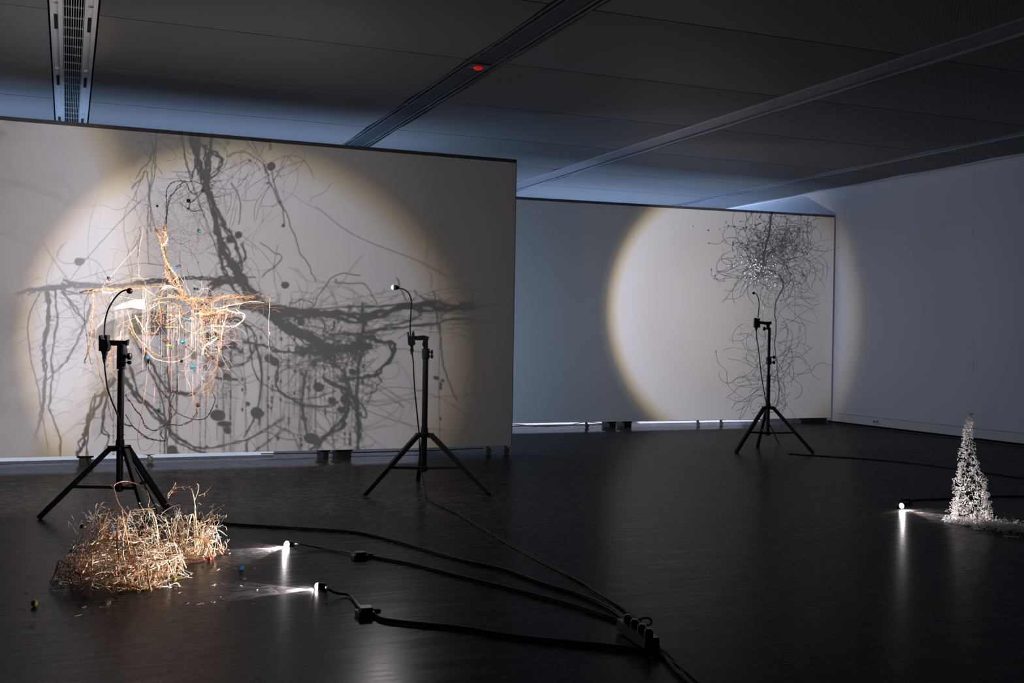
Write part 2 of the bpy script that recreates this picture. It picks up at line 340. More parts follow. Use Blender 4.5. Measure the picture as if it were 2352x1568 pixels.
# ceiling: dark plenum above, sagging perforated panels hung between the channels
b = MB(); b.box((-7, -3, 3.62), (XR+.2, YB+.2, 3.75)); ceiling = struct(b.build('ceiling', m_dark))
JY = [-2.9, -1.25, .37, 2.0, 3.58, 5.18, 6.79, 8.43, 10.05, 11.66, 13.38, 14.87, 16.55]
SLOT = [(-3.31, -2.97), (-.155, .177), (3.015, 3.34), (6.085, 6.445), (9.37, 9.545)]
spans = [(-6.6, -3.31), (-2.97, -.155), (.177, 3.015), (3.34, 6.085), (6.445, 9.37), (9.545, 10.40)]
mesh_cache = {}
for (x0, x1) in spans:
    for j in range(len(JY)-1):
        y0, y1 = JY[j]+.007, JY[j+1]-.007
        mb = MB(); ns = 12; vs = []
        for i in range(ns+1):
            t = i/ns; y = y0+(y1-y0)*t; z = ZC-.014*(1-(2*t-1)**2)*1.0+.006
            vs += [(x0+.006, y, z), (x1-.006, y, z), (x1-.006, y, z+.02), (x0+.006, y, z+.02)]
        fs = []
        for i in range(ns):
            a = i*4; c = a+4
            fs += [(a, a+1, c+1, c), (a+1, a+2, c+2, c+1), (a+2, a+3, c+3, c+2), (a+3, a, c, c+3)]
        fs += [(3, 2, 1, 0), (ns*4, ns*4+1, ns*4+2, ns*4+3)]
        mb.add(vs, fs); o = mb.build('panel', m_ceil, ceiling, smooth=False)
# channels
def channel(x0, x1, kind, label):
    t = thing('ceiling_channel', label, 'ceiling grille', ((x0+x1)/2, 9, ZC)); w_ = x1-x0
    Y0, Y1 = -2.8, YB-.02
    m1 = m_alu if kind == 'grille' else m_alud
    if kind in ('grille', 'ribs'):
        rw = w_*.30
        for side in (0, 1):
            a = x0+.008 if side == 0 else x1-.008-rw*.86; r_ = MB()
            r_.box((a, Y0, ZC-.004), (a+rw*.20, Y1, ZC+.03)); r_.box((a+rw*.20, Y0, ZC+.012), (a+rw*.55, Y1, ZC+.03))
            r_.box((a+rw*.55, Y0, ZC-.001), (a+rw*.62, Y1, ZC+.03)); r_.box((a+rw*.62, Y0, ZC+.006), (a+rw*.86, Y1, ZC+.03))
            y = Y0+1.1
            while y < Y1-1:      # dark slots with bridging plates
                r_.cur = 1; r_.box((a+rw*.24, y, ZC+.0105), (a+rw*.50, y+(.42 if kind == 'grille' else 1.5), ZC+.0125)); r_.cur = 0
                r_.box((a+rw*.18, y+1.75, ZC+.002), (a+rw*.6, y+1.80, ZC+.012)); y += 2.05
            r_.build('rail', [m1, m_dark], t)
        gx0, gx1 = x0+rw*.92, x1-rw*.92
        nb = 9 if kind == 'grille' else 11
        for i in range(nb):
            x = gx0+(gx1-gx0)*(i+.5)/nb; g = MB()
            bw = .0035 if kind == 'grille' else .006
            g.box((x-bw/2, Y0, ZC+.002), (x+bw/2, Y1, ZC+.022)); g.build('grille_bar', m1, t)
        if kind == 'grille':
            y = Y0+.1
            while y < Y1:
                g = MB(); g.box((gx0, y, ZC+.010), (gx1, y+.008, ZC+.020)); g.build('cross_bar', m1, t); y += .29
    else:
        r_ = MB(); r_.box((x0+.012, Y0, ZC+.012), (x1-.012, Y1, ZC+.03)); lab(r_.build('backing_strip', m_alud, t), 'flat grey backing strip')
        for a, c in ((x0+.004, x0+.012), (x0+.026, x0+.034), (x1-.034, x1-.026), (x1-.012, x1-.004)):
            g = MB(); g.box((a, Y0, ZC-.003), (c, Y1, ZC+.012)); g.build('rail', m_rail2, t)
    return t
channel(*SLOT[1], 'grille', 'silver ceiling channel with an open slatted air grille above the left tripod')
cb = channel(*SLOT[2], 'ribs', 'dark ribbed ceiling channel with the red button, above the near partition')
channel(*SLOT[3], 'plain', 'plain grey ceiling channel reaching the gap between the two partitions')
channel(*SLOT[4], 'plain', 'plain narrow ceiling channel nearest to the right wall')
# red button on its plate
p = onZ(1101, 150, ZC)
t = thing('ceiling_button', 'red round button on a dark plate in the ribbed ceiling channel', 'alarm button', (p.x, p.y, ZC-.01))
b = MB(); b.box((p.x-.085, p.y-.06, ZC-.010), (p.x+.085, p.y+.10, ZC+.004)); b.build('mount_plate', m_rail, t)
b = MB(); b.lathe((p.x+.0, p.y+.03, ZC-.010), (0, 0, -1), [(0, .040), (.008, .038), (.016, .030), (.021, .012), (.022, .001)], 24); b.build('button_dome', m_red, t, True)
# cove along the right wall
b = MB(); b.box((10.41, -2.9, ZC-.012), (10.53, YB-.02, ZC+.012)); b.box((10.53, -2.9, ZC-.03), (XR-.001, YB-.02, ZC+.012)); struct(b.build('trim_2', m_skirt))
# socket on the right wall
p = onX(2012, 968, XR-.008)
t = thing('wall_socket', 'small pale double socket low on the right wall', 'socket', (p.x, p.y, p.z))
b = MB(); b.box((p.x-.008, p.y-.06, p.z-.03), (p.x, p.y+.06, p.z+.03)); b.build('face_plate', m_skirt, t)
for dy in (-.028, .028):
    b = MB(); b.lathe((p.x-.0075, p.y+dy, p.z), (-1, 0, 0), [(0, .017), (.003, .017), (.003, .0155), (.0012, .015)], 14); b.build('socket_outlet', m_rail, t)

# ------------------------------------------------------------ partitions
def caster(parent, x, y, zt, s=1.0, turn=0.0):
    c = thing_c = MB(); R = .033*s
    c.box((x-.045*s, y-.03*s, zt-.006), (x+.045*s, y+.03*s, zt-.0005)); c.lathe((x, y, zt-.006), (0, 0, -1), [(0, .016*s), (.010*s, .016*s)], 12)
    ox = .012*s
    for sd in (-1, 1):
        c.prism([(x-.014*s, y+sd*.016*s, zt-.014*s), (x+.014*s, y+sd*.016*s, zt-.014*s), (x+ox+.008, y+sd*.016*s, R), (x+ox-.008, y+sd*.016*s, R)], (0, .003, 0))
    br = c.build('caster', m_steel, parent)
    wv = MB(); wv.lathe((x+ox, y-.011*s, R), (0, 1, 0), [(0, R*.35), (0, R*.62), (.002*s, R*.66), (.002*s, R*.94), (.005*s, R), (.017*s, R), (.020*s, R*.94), (.020*s, R*.66), (.022*s, R*.62), (.022*s, R*.35)], 24)
    wl = wv.build('wheel', m_rubber, br); wl.matrix_parent_inverse = Matrix.Identity(4)
def footblock(parent, x0, x1, y0, y1, z):
    f = MB(); f.box((x0, y0, 0.001), (x1, y1, z*.75)); f.box((x0-.02, y0+.02, z*.75), (x1+.02, y1-.02, z)); f.build('foot_block', m_black, parent)
def partition(xa, ya, xb, yb, zta, ztb, zb, label, nrail):
    t = thing('display_partition', label, 'partition', ((xa+xb)/2, (ya+yb)/2, 0)); th = .09
    p = MB(); rl = .035
    p.add([(xa, ya, zb), (xb, yb, zb), (xb, yb+th, zb), (xa, ya+th, zb), (xa, ya, zta-rl), (xb, yb, ztb-rl), (xb, yb+th, ztb-rl), (xa, ya+th, zta-rl)],
          [(0, 3, 2, 1), (4, 5, 6, 7), (0, 1, 5, 4), (1, 2, 6, 5), (2, 3, 7, 6), (3, 0, 4, 7)])
    p.build('panel', m_fabric, t)
    p = MB(); o = .006
    p.add([(xa, ya-o, zta-rl), (xb+.004, yb-o, ztb-rl), (xb+.004, yb+th+o, ztb-rl), (xa, ya+th+o, zta-rl), (xa, ya-o, zta), (xb+.004, yb-o, ztb), (xb+.004, yb+th+o, ztb), (xa, ya+th+o, zta)],
          [(0, 3, 2, 1), (4, 5, 6, 7), (0, 1, 5, 4), (1, 2, 6, 5), (2, 3, 7, 6), (3, 0, 4, 7)])
    for i in range(nrail):
        s_ = (i+.5)/nrail; x = xa+(xb-xa)*s_; y = ya+(yb-ya)*s_; z = zta+(ztb-zta)*s_-rl*.6
        p.lathe((x, y-o, z), (0, -1, 0), [(0, .006), (.003, .005), (.004, .001)], 8)
    p.build('top_rail', m_rail, t)
    p = MB(); p.box((xb+.0005, yb-.002, zb), (xb+.006, yb+th+.002, ztb-rl)); lab(p.build('end_trim', m_rail, t), 'narrow dark end strip')
    return t
pl = partition(-6.4, YL, 4.236, YL, 3.029, 3.020, .086, 'tall off-white partition at left with the big tangled shadow on it', 14)
for px_ in (345, 1122, 1163): 
    q = onY(px_, 1040, YL+.045); caster(pl, q.x-.012, YL+.045, .086, 1.0)
for px0, px1, dy in ((182, 210, .03), (742, 754, .02), (778, 806, .02), (-300, -260, .03)):
    a = onY(px0, 1040, YL+.03); c = onY(px1, 1040, YL+.03); footblock(pl, a.x, c.x, YL+dy, YL+.30, .0855)
pf = partition(4.6, yfar(4.6), 10.47, yfar(10.47), 3.0, 3.08, .086, 'tall off-white partition at the back with the round light and wispy shadow', 12)
for px_ in (1352, 1608, 1661, 1903):
    q = onF(px_, 970); caster(pf, q.x-.012, q.y+.045, .086, .9)
for px0, px1 in ((1402, 1416), (1436, 1452), (1842, 1897)):
    a = onF(px0, 970); c = onF(px1, 970); footblock(pf, a.x, c.x, a.y+.02, a.y+.25, .0855)
b = MB(); b.box((-6.3, 10.80, .002), (1.9, 10.87, .046)); tag(b.build('added_white_board', m_whitestrip), 'long white board added as the bright band of light under the left partition', 'board')  # boards added to make the bright light strips seen through the gaps
b = MB(); b.box((5.0, 13.62, .002), (7.15, 13.69, .050)); tag(b.build('added_white_board', m_whitestrip), 'white board added as the bright band of light under the back partition, by the dark cables', 'board')
b = MB(); b.box((7.55, 13.62, .002), (9.6, 13.69, .022)); tag(b.build('added_white_board', m_whitestrip), 'white board added as the bright band of light under the back partition, near the right tripod', 'board')

# ------------------------------------------------------------ tripod light stands with gooseneck lamps
def stand(label, base, feet, ztop, apex, zlow, rp, sections, knobs):
    bx, by = base; t = thing('light_stand', label, 'tripod stand', (bx, by, 0))
    b = MB(); b.lathe((bx, by, zlow-.03), (0, 0, 1), [(0, rp*.8), (.005, rp), (sections[0]-zlow+.03, rp)], 16); b.build('pole', m_black, t, False)
    if ztop > sections[0]:
        b = MB(); b.lathe((bx, by, sections[0]-.01), (0, 0, 1), [(0, rp*.72), (ztop-sections[0], rp*.72)], 16); lab(b.build('pole', m_black, t), 'thinner upper pole')
    b = MB()
    for z, h in sections[1]: b.lathe((bx, by, z), (0, 0, 1), [(0, rp*1.1), (.004, rp*1.32), (h-.004, rp*1.32), (h, rp*1.1)], 16)
    b.build('collar', m_plastic, t)
    b = MB(); b.lathe((bx, by, apex-.03), (0, 0, 1), [(0, rp*1.2), (.006, rp*1.9), (.03, rp*2.0), (.038, rp*1.3), (.07, rp*1.25)], 18)
    for f in feet:
        d = (Vector((f[0], f[1], 0))-Vector((bx, by, 0))).normalized(); q = Vector((bx, by, apex-.015)); b.bar(q, q+d*.075, .03, .035)
    lab(b.build('leg_collar', m_plastic, t), 'hub that joins the legs')
    b = MB(); b.lathe((bx, by, zlow-.02), (0, 0, 1), [(0, rp*1.1), (.004, rp*1.6), (.03, rp*1.6), (.035, rp*1.1)], 16); b.build('brace_collar', m_plastic, t)
    for f in feet:
        F = Vector((f[0], f[1], .012)); d = (Vector((F.x-bx, F.y-by, 0))).normalized(); a = Vector((bx, by, apex-.01))+d*.055
        b = MB(); b.bar(a, F, .030, .034); lg = b.build('leg', m_black, t)
        e = (F-a).normalized(); b = MB(); b.bar(F-e*.035, F+e*.008, .035, .030); ft = b.build('rubber_foot', m_plastic, lg); ft.matrix_parent_inverse = Matrix.Identity(4); 
        mid = a.lerp(F, .56); b = MB(); c0 = Vector((bx, by, zlow))+d*rp*1.4
        b.bar(c0, mid, .022, .021); b.lathe(mid+d.cross(Vector((0, 0, 1)))*-.016, d.cross(Vector((0, 0, 1))), [(0, .008), (.032, .008)], 8); b.build('brace', m_black, t)
    for (z, side, rk, ln) in knobs:
        b = MB(); dd = rgt0*side; c = Vector((bx, by, z))+dd*rp*.9
        b.lathe(c, dd, [(0, rk*.35), (ln*.45, rk*.35), (ln*.5, rk*.9), (ln*.6, rk), (ln*.95, rk), (ln, rk*.8)], 12); b.build('knob', m_plastic, t)
    return t
def poly_px(pts, Y): return [onY(x, y, Y) for x, y in pts]
def headpart(parent, name, pts, Y, depth, m=m_plastic):
    b = MB(); b.prism(poly_px(pts, Y), Vector((sin(yaw), cos(yaw), 0))*depth); return b.build(name, m, parent)
def gooseneck(label, Y, neck, bulb, bulb_r, axis, box, dark, socket_tail, cable, cable_end, depth=.05, brightmat=None, group=None):
    q0 = onY(*neck[0], Y); t = thing('gooseneck_lamp', label, 'lamp', q0)
    for nm, pts, dp in box: headpart(t, nm, pts, Y, dp)
    c0 = onY(*socket_tail, Y); b = MB(); b.lathe(c0, (0, 0, -1), [(0, .014), (.02, .014), (.035, .009), (.05, .006)], 12); b.build('cable_gland', m_plastic, t)
    n = len(neck); pts = []
    for i, (x, y) in enumerate(neck):
        pts.append(onY(x, y, Y+(bulb.y-Y)*(i/(n-1))**1.6))
    A = Vector(axis).normalized(); pts.append(bulb-A*.022)
    b = MB(); b.tube(catmull(pts, 6), .0052, 8); b.build('gooseneck', m_plastic, t, True)
    b = MB(); b.lathe(bulb, A, [(-.030, .006), (-.022, bulb_r*.75), (-.010, bulb_r), (.008, bulb_r), (.012, bulb_r*.93)], 20); b.build('lamp_cup', m_plastic, t, True)
    b = MB(); b.lathe(bulb, A, [(.0121, bulb_r*.9), (.016, bulb_r*.85), (.022, bulb_r*.6), (.025, bulb_r*.2)], 20); lab(b.build('lens', brightmat or m_bulb, t, True), 'glowing white lens')
    P = [onY(x, y, Y-.03) for x, y in cable]+[Vector(p) for p in cable_end]
    b = MB(); b.tube(catmull(P, 8), .0055, 7); b.build('cable', m_cable, t, True)
    return t
S1 = (.325, 7.451); S2 = (2.575, 8.058); S3 = (7.093, 9.924)
z1 = lambda x, y, Y: onY(x, y, Y).z
st1 = stand('left black tripod stand, in front of the golden hanging tangle', S1, [(-.148, 7.479), (.479, 7.19), (.636, 7.684)], 1.06, .455, .19, .0215,
      (z1(280, 850, 7.451), [(z1(280, 848, 7.451), z1(280, 790, 7.451)-z1(280, 848, 7.451)), ]), [(z1(285, 818, 7.451), 1, .022, .045), (z1(285, 832, 7.451), 1, .012, .045)])
headpart(st1, 'arm', [(252, 781), (290, 782), (296, 779), (294, 793), (289, 794), (290, 812), (276, 812), (276, 794), (250, 793)], 7.451, .035)
headpart(st1, 'clamp', [(276, 800), (290, 800), (291, 822), (284, 825), (271, 812)], 7.451, .045)
g1 = gooseneck('black gooseneck lamp on the left tripod, its head turned to the wall', 7.42,
    [(240, 778), (240, 760), (242, 735), (249, 710), (262, 687), (276, 672), (288, 666)], LA, .0185, (.294, .95, -.103),
    [('socket_housing', [(230, 771), (233, 769), (235, 779), (244, 779), (245, 769), (249, 769), (249, 781), (252, 793), (250, 804), (247, 807), (232, 806), (230, 805)], .05),
     ('socket_base', [(234, 806), (246, 806), (245, 815), (241, 819), (237, 817)], .03)], True, (240, 816),
    [(240, 822), (241, 845), (243, 862), (247, 890), (256, 918), (266, 942), (273, 965)], [(S1[0]+.012, S1[1]-.035, .42), (S1[0]+.10, S1[1]-.02, .30), (S1[0]+.22, S1[1]-.05, .06), (.55, 7.25, .006), (.62, 7.0, .006)])
st2 = stand('middle black tripod stand, in front of the right end of the near partition', S2, [(2.069, 7.905), (2.97, 7.651), (2.705, 8.619)], 1.19, .445, .175, .0225,
      (z1(978, 822, 8.058), [(z1(978, 824, 8.058), z1(978, 800, 8.058)-z1(978, 824, 8.058))]), [(z1(980, 808, 8.058), 1, .016, .036), (z1(980, 818, 8.058), 1, .016, .038)])
headpart(st2, 'arm', [(950, 772), (974, 770), (985, 773), (984, 780), (981, 783), (981, 795), (974, 795), (971, 786), (973, 781), (955, 781)], 8.058, .03)
headpart(st2, 'clamp', [(972, 785), (983, 785), (983, 800), (974, 800), (970, 790)], 8.058, .04)
g2 = gooseneck('lit gooseneck lamp on the middle tripod, its white lens facing left', 8.03,
    [(943, 772), (942, 750), (944, 715), (945, 693), (940, 675), (929, 665), (918, 662)], LB, .018, (-.918, .391, .057),
    [('socket_housing', [(936, 762), (938, 762), (940, 771), (946, 772), (948, 761), (951, 761), (952, 770), (953, 785), (954, 790), (947, 796), (943, 795), (938, 791), (937, 775)], .05),
     ('socket_base', [(943, 795), (949, 795), (949, 803), (944, 803)], .03)], False, (946, 800),
    [(946, 806), (949, 830), (950, 852), (951, 870), (953, 900), (956, 930), (960, 970), (963, 1000), (964, 1040), (968, 1080)], [(2.53, 7.93, .10), (2.45, 7.6, .008)])
st3 = stand('right black tripod stand, in front of the back partition', S3, [(6.642, 9.847), (7.432, 9.569), (7.27, 10.356)], 1.36, .49, .20, .0215,
      (z1(1765, 862, 9.924), [(z1(1765, 837, 9.924), .07), (z1(1765, 828, 9.924), .04)]), [(z1(1767, 820, 9.924), 1, .018, .05), (z1(1767, 832, 9.924), 1, .018, .05), (z1(1767, 755, 9.924), -1, .02, .05)])
headpart(st3, 'arm', [(1742, 737), (1752, 738), (1762, 739), (1771, 738), (1772, 744), (1767, 746), (1767, 757), (1761, 757), (1760, 746), (1750, 744), (1742, 745)], 9.924, .035)
g3 = gooseneck('black gooseneck lamp on the right tripod, its head turned to the back partition', 9.9,
    [(1741, 730), (1743, 710), (1743, 690), (1739, 678), (1735, 673)], LC, .0155, (.407, .913, -.037),
    [('socket_housing', [(1732, 730), (1738, 730), (1740, 733), (1744, 730), (1745, 752), (1731, 752)], .05)], True, (1737, 750),
    [(1737, 754), (1738, 775), (1742, 800), (1745, 830), (1750, 870), (1757, 910), (1763, 935), (1766, 970), (1776, 990)], [tuple(onZ(1790, 1020, .01)), tuple(onZ(1815, 1043, .007))])

# ------------------------------------------------------------ floor LED lamps
def floor_bulb(label, P, A, r, neckpts, m, box, boxlab):
    t = thing('floor_spot_lamp', label, 'lamp', (P.x, P.y, 0))
    b = MB(); b.lathe(P, A, [(-.034, .006), (-.024, r*.8), (-.010, r), (.006, r), (.010, r*.93)], 18); b.build('lamp_cup', m_plastic, t, True)
    b = MB(); b.lathe(P, A, [(.0101, r*.9), (.014, r*.88), (.022, r*.6), (.025, r*.2)], 18); lab(b.build('lens', m, t, True), 'glowing white lens')
    b = MB(); b.tube(catmull([P-A*.03]+[Vector(q) for q in neckpts], 6), .006, 7); b.build('gooseneck', m_plastic, t, True)
    b = MB(); x, y = box[0], box[1]; w2, d2, h2 = box[2:5]
    b.box((x-w2, y-d2, .001), (x+w2, y+d2, h2*.6)); b.box((x-w2*.7, y-d2*.8, h2*.6), (x+w2*.8, y+d2*.7, h2)); b.lathe((x+w2, y, h2*.4), (1, 0, 0), [(0, h2*.35), (.02, h2*.28), (.035, .008)], 10)
    lab(b.build('adapter', m_plastic, t), boxlab)
    return t
P_ad1 = onZ(826, 1275, .02); P_ad2 = onZ(838, 1405, .02); P_ad3 = onZ(2086, 1152, .02)
floor_bulb('lit floor lamp between the wire tangle and the black cables, nearer the wall', F1, A1, .022,
   [onZ(690, 1249, .03), onZ(740, 1259, .008), onZ(800, 1268, .012), P_ad1], m_bulb_big, (P_ad1.x, P_ad1.y, .038, .032, .040), 'black adapter block')
floor_bulb('small lit floor lamp nearest to the camera, left of a black adapter', F2, A2, .018,
   [onZ(752, 1352, .045), onZ(775, 1362, .02), onZ(805, 1368, .01), P_ad2], m_bulb, (P_ad2.x, P_ad2.y, .034, .036, .044), 'black adapter block')
floor_bulb('lit floor lamp at right beside the tall white curly cone', F3, A3, .022,
   [onZ(2076, 1154, .03), P_ad3], m_bulb_big, (P_ad3.x+.02, P_ad3.y+.05, .03, .03, .04), 'black adapter block')

# ------------------------------------------------------------ cables on the floor
def floor_cable(label, pts, r, strands=1, spread=.0, cat='cable', grp=None):
    b = MB()
    for k in range(strands):
        ph = rnd.uniform(0, 6.28); P = []
        for i, (x, y) in enumerate(pts):
            q = onZ(x, y, 0); off = spread*sin(i*1.3+ph)
            P.append(Vector((q.x+off, q.y-off*.6, r*(1.02+1.6*(k % 2)))))
        b.tube(catmull(P, 8), r, 7)
    return tag(b.build('floor_cable', m_cable, None, True), label, cat, grp)
floor_cable('black cable from the left tripod behind the tangle to the cable bundle', [(392, 1190), (450, 1197), (520, 1206), (640, 1214), (800, 1224), (880, 1240), (960, 1262), (1060, 1290), (1160, 1312), (1250, 1345), (1330, 1370), (1400, 1400), (1440, 1428)], .0052, 2, .003)
floor_cable('black cable from the adapter of the middle floor lamp to the bundle', [(840, 1275), (862, 1284), (940, 1298), (1020, 1318), (1150, 1350), (1300, 1390), (1400, 1422), (1440, 1434)], .0050, 2, .003)
floor_cable('lowest black cable, from the nearest adapter to the cable bundle', [(852, 1410), (880, 1428), (960, 1438), (1060, 1448), (1200, 1470), (1400, 1490), (1525, 1506)], .0056, 2, .003)
floor_cable('thin black cable from the middle tripod down to the cable bundle', [(980, 1140), (990, 1153), (1050, 1182), (1150, 1240), (1240, 1290), (1330, 1337), (1375, 1365), (1430, 1400), (1470, 1432)], .0036, 3, .006)
floor_cable('bundle of black cables running off toward the camera', [(1462, 1445), (1490, 1475), (1522, 1505), (1560, 1540), (1610, 1590), (1700, 1690)], .0050, 6, .016)
floor_cable('black cable from the right tripod running right past the white cone', [(1815, 1043), (1850, 1046), (1900, 1049), (2050, 1060), (2200, 1078), (2352, 1099), (2600, 1135)], .0062, 1)
floor_cable('black cable from the right floor lamp running behind the white cone', [(2096, 1150), (2130, 1148), (2200, 1146), (2280, 1141), (2352, 1141), (2600, 1142)], .0060, 1)
q = onZ(1462, 1452, 0); t = thing('power_strip', 'black power strip where the floor cables meet', 'power strip', (q.x, q.y, 0))
b = MB(); e1 = onZ(1432, 1432, .03); e2 = onZ(1498, 1478, .03); b.bar(e1, e2, .06, .045); b.build('strip_body', m_plastic, t)
for s_ in (.15, .4, .65, .88):
    c = e1.lerp(e2, s_); b = MB(); b.lathe(c+Vector((0, 0, .02)), (0, 0, 1), [(0, .019), (.022, .017), (.03, .012)], 10); b.build('plug', m_plastic, t)
b = MB(); b.tube(catmull([onZ(1440, 1432, .04), onZ(1462, 1424, .05), onZ(1484, 1418, .045), onZ(1496, 1424, .03), onZ(1492, 1434, .02), onZ(1470, 1436, .035)], 8), .005, 7)
b.tube(catmull([onZ(1482, 1450, .03), onZ(1505, 1470, .02), onZ(1520, 1496, .01)], 6), .0055, 7); b.build('cable_loop', m_cable, t, True)
# loose cables behind the back partition
for lb, off in (('upper black cable hanging behind the bottom of the back partition', 0), ('middle black cable lying behind the bottom of the back partition', 6), ('lower black cable lying behind the bottom of the back partition', 11)):
    b = MB(); P = [onY(x, y+off*.6, 13.35+off*.02) for x, y in [(1100, 974), (1180, 974), (1240, 979), (1300, 977), (1345, 969+off*.3), (1400, 974), (1450, 971)]]
    for p in P: p.z = max(p.z, .006)
    b.tube(catmull(P, 8), .0055, 6); tag(b.build('loose_cable', m_cable, None, True), lb, 'cable')
b = MB(); P = [onY(x, y, 10.6) for x, y in [(600, 1042), (740, 1040), (850, 1038), (960, 1035), (1060, 1031), (1110, 1029)]]
b.tube(catmull(P, 8), .006, 6); tag(b.build('loose_cable', m_cable, None, True), 'dark cable seen under the near partition behind the middle tripod', 'cable')
# ======================================================================================= SCULPTURES
def shadowP(x, y, Y, L=None):      # point at depth Y on the line from the left lamp to a spot on the near partition
    L = L or LA; Sx = onY(x, y, YL); s_ = (Y-L.y)/(YL-L.y); return L+(Sx-L)*s_
cx, cy = .95, 8.42
sc = thing('hanging_root_tangle', 'golden hanging tangle of roots, wires and beads before the left partition', 'hanging sculpture', (cx, cy, .35))
# --- boughs read from their shadow on the wall: (points, Y, radius, strands, hairs)
BS = [
 ([(442, 330), (455, 380), (478, 440), (487, 480), (500, 530), (515, 570), (520, 600), (548, 640), (570, 680), (600, 715), (640, 745), (700, 780), (760, 800)], 8.41, .0105, 5, 60),
 ([(490, 320), (480, 370), (478, 420), (490, 470), (512, 520), (535, 548), (548, 590), (552, 640)], 8.43, .0065, 3, 26),
 ([(450, 330), (480, 350), (507, 370), (500, 395), (480, 418)], 8.43, .0045, 2, 8),
 ([(50, 678), (100, 663), (150, 660), (200, 656), (300, 655), (360, 645), (420, 643), (480, 642), (560, 650)], 8.55, .0068, 4, 30),
 ([(152, 645), (200, 660), (262, 660)], 8.52, .005, 2, 6), ([(150, 652), (158, 672), (200, 676), (240, 666)], 8.52, .004, 2, 4),
 ([(560, 700), (620, 712), (700, 722), (790, 728), (850, 722), (930, 710), (1000, 705), (1075, 711)], 8.24, .0105, 4, 60),
 ([(600, 702), (660, 714), (760, 724)], 8.24, .008, 4, 40),
 ([(760, 768), (830, 765), (900, 752), (980, 745), (1050, 732), (1080, 736)], 8.30, .0035, 2, 20),
 ([(600, 710), (660, 755), (700, 770), (735, 790), (800, 802), (845, 792)], 8.40, .009, 5, 50),
 ([(680, 800), (740, 805), (800, 795), (842, 793)], 8.36, .008, 4, 30),
 ([(800, 790), (840, 776), (870, 782), (896, 795), (882, 830), (850, 862), (800, 865), (770, 868)], 8.38, .0062, 3, 14),
 ([(562, 785), (620, 800), (680, 810), (725, 815)], 8.40, .0052, 3, 10),
 ([(640, 830), (632, 880), (650, 908), (690, 925), (740, 929), (772, 918)], 8.42, .0045, 2, 10),
 ([(735, 865), (790, 898), (792, 930), (780, 965), (750, 992), (712, 1032)], 8.36, .0075, 3, 12),
 ([(790, 898), (828, 930), (832, 956), (812, 942), (795, 910)], 8.38, .003, 1, 4),
 ([(262, 870), (238, 905), (215, 950), (195, 1000), (183, 1046)], 8.58, .008, 3, 16),
 ([(255, 870), (240, 975), (252, 1000), (245, 1042)], 8.58, .0045, 2, 8),
 ([(288, 865), (320, 910), (350, 930), (380, 962), (400, 1000), (440, 1022), (475, 1036)], 8.42, .0055, 2, 10),
 ([(395, 720), (394, 800), (392, 860), (390, 940), (380, 1042)], 8.40, .0052, 2, 12),
 ([(330, 800), (355, 845), (385, 895)], 8.41, .006, 2, 8),
 ([(390, 900), (440, 900), (470, 870)], 8.40, .006, 2, 10),
 ([(112, 668), (118, 730), (106, 800), (110, 870), (98, 960), (86, 1005)], 8.60, .0058, 3, 30),
 ([(212, 700), (190, 770), (155, 828), (108, 878)], 8.60, .0042, 2, 20),
 ([(150, 670), (185, 720), (200, 745)], 8.58, .004, 2, 8),
 ([(500, 742), (530, 735), (562, 745), (582, 770), (582, 805), (560, 832), (530, 836), (505, 815)], 8.38, .0038, 2, 8),
 ([(505, 800), (535, 793), (550, 812)], 8.38, .0045, 2, 2),
 ([(560, 650), (500, 655), (480, 690), (470, 740), (478, 800), (472, 850)], 8.40, .005, 2, 20),
 ([(510, 620), (560, 600), (552, 560)], 8.42, .004, 2, 8),
 ([(480, 655), (520, 640), (560, 655)], 8.42, .006, 3, 20),
 ([(585, 790), (600, 860), (588, 940), (560, 1000)], 8.40, .0034, 1, 8),
 ([(700, 850), (690, 920), (705, 1010)], 8.40, .004, 3, 20), ([(825, 700), (828, 780), (815, 860), (820, 1000)], 8.34, .005, 4, 20)]
LO = []
for i, (pts, Y, r, ns, hr) in enumerate(BS):
    mb = MB(); P = catmull([shadowP(x, y, Y+.05*sin(k*.9+i)) for k, (x, y) in enumerate(pts)], 8)
    braid(mb, P, r, ns, 1.1, 5, hr, .055); mb.build('bough', [m_copper, m_gold, m_pale][i % 3], sc)
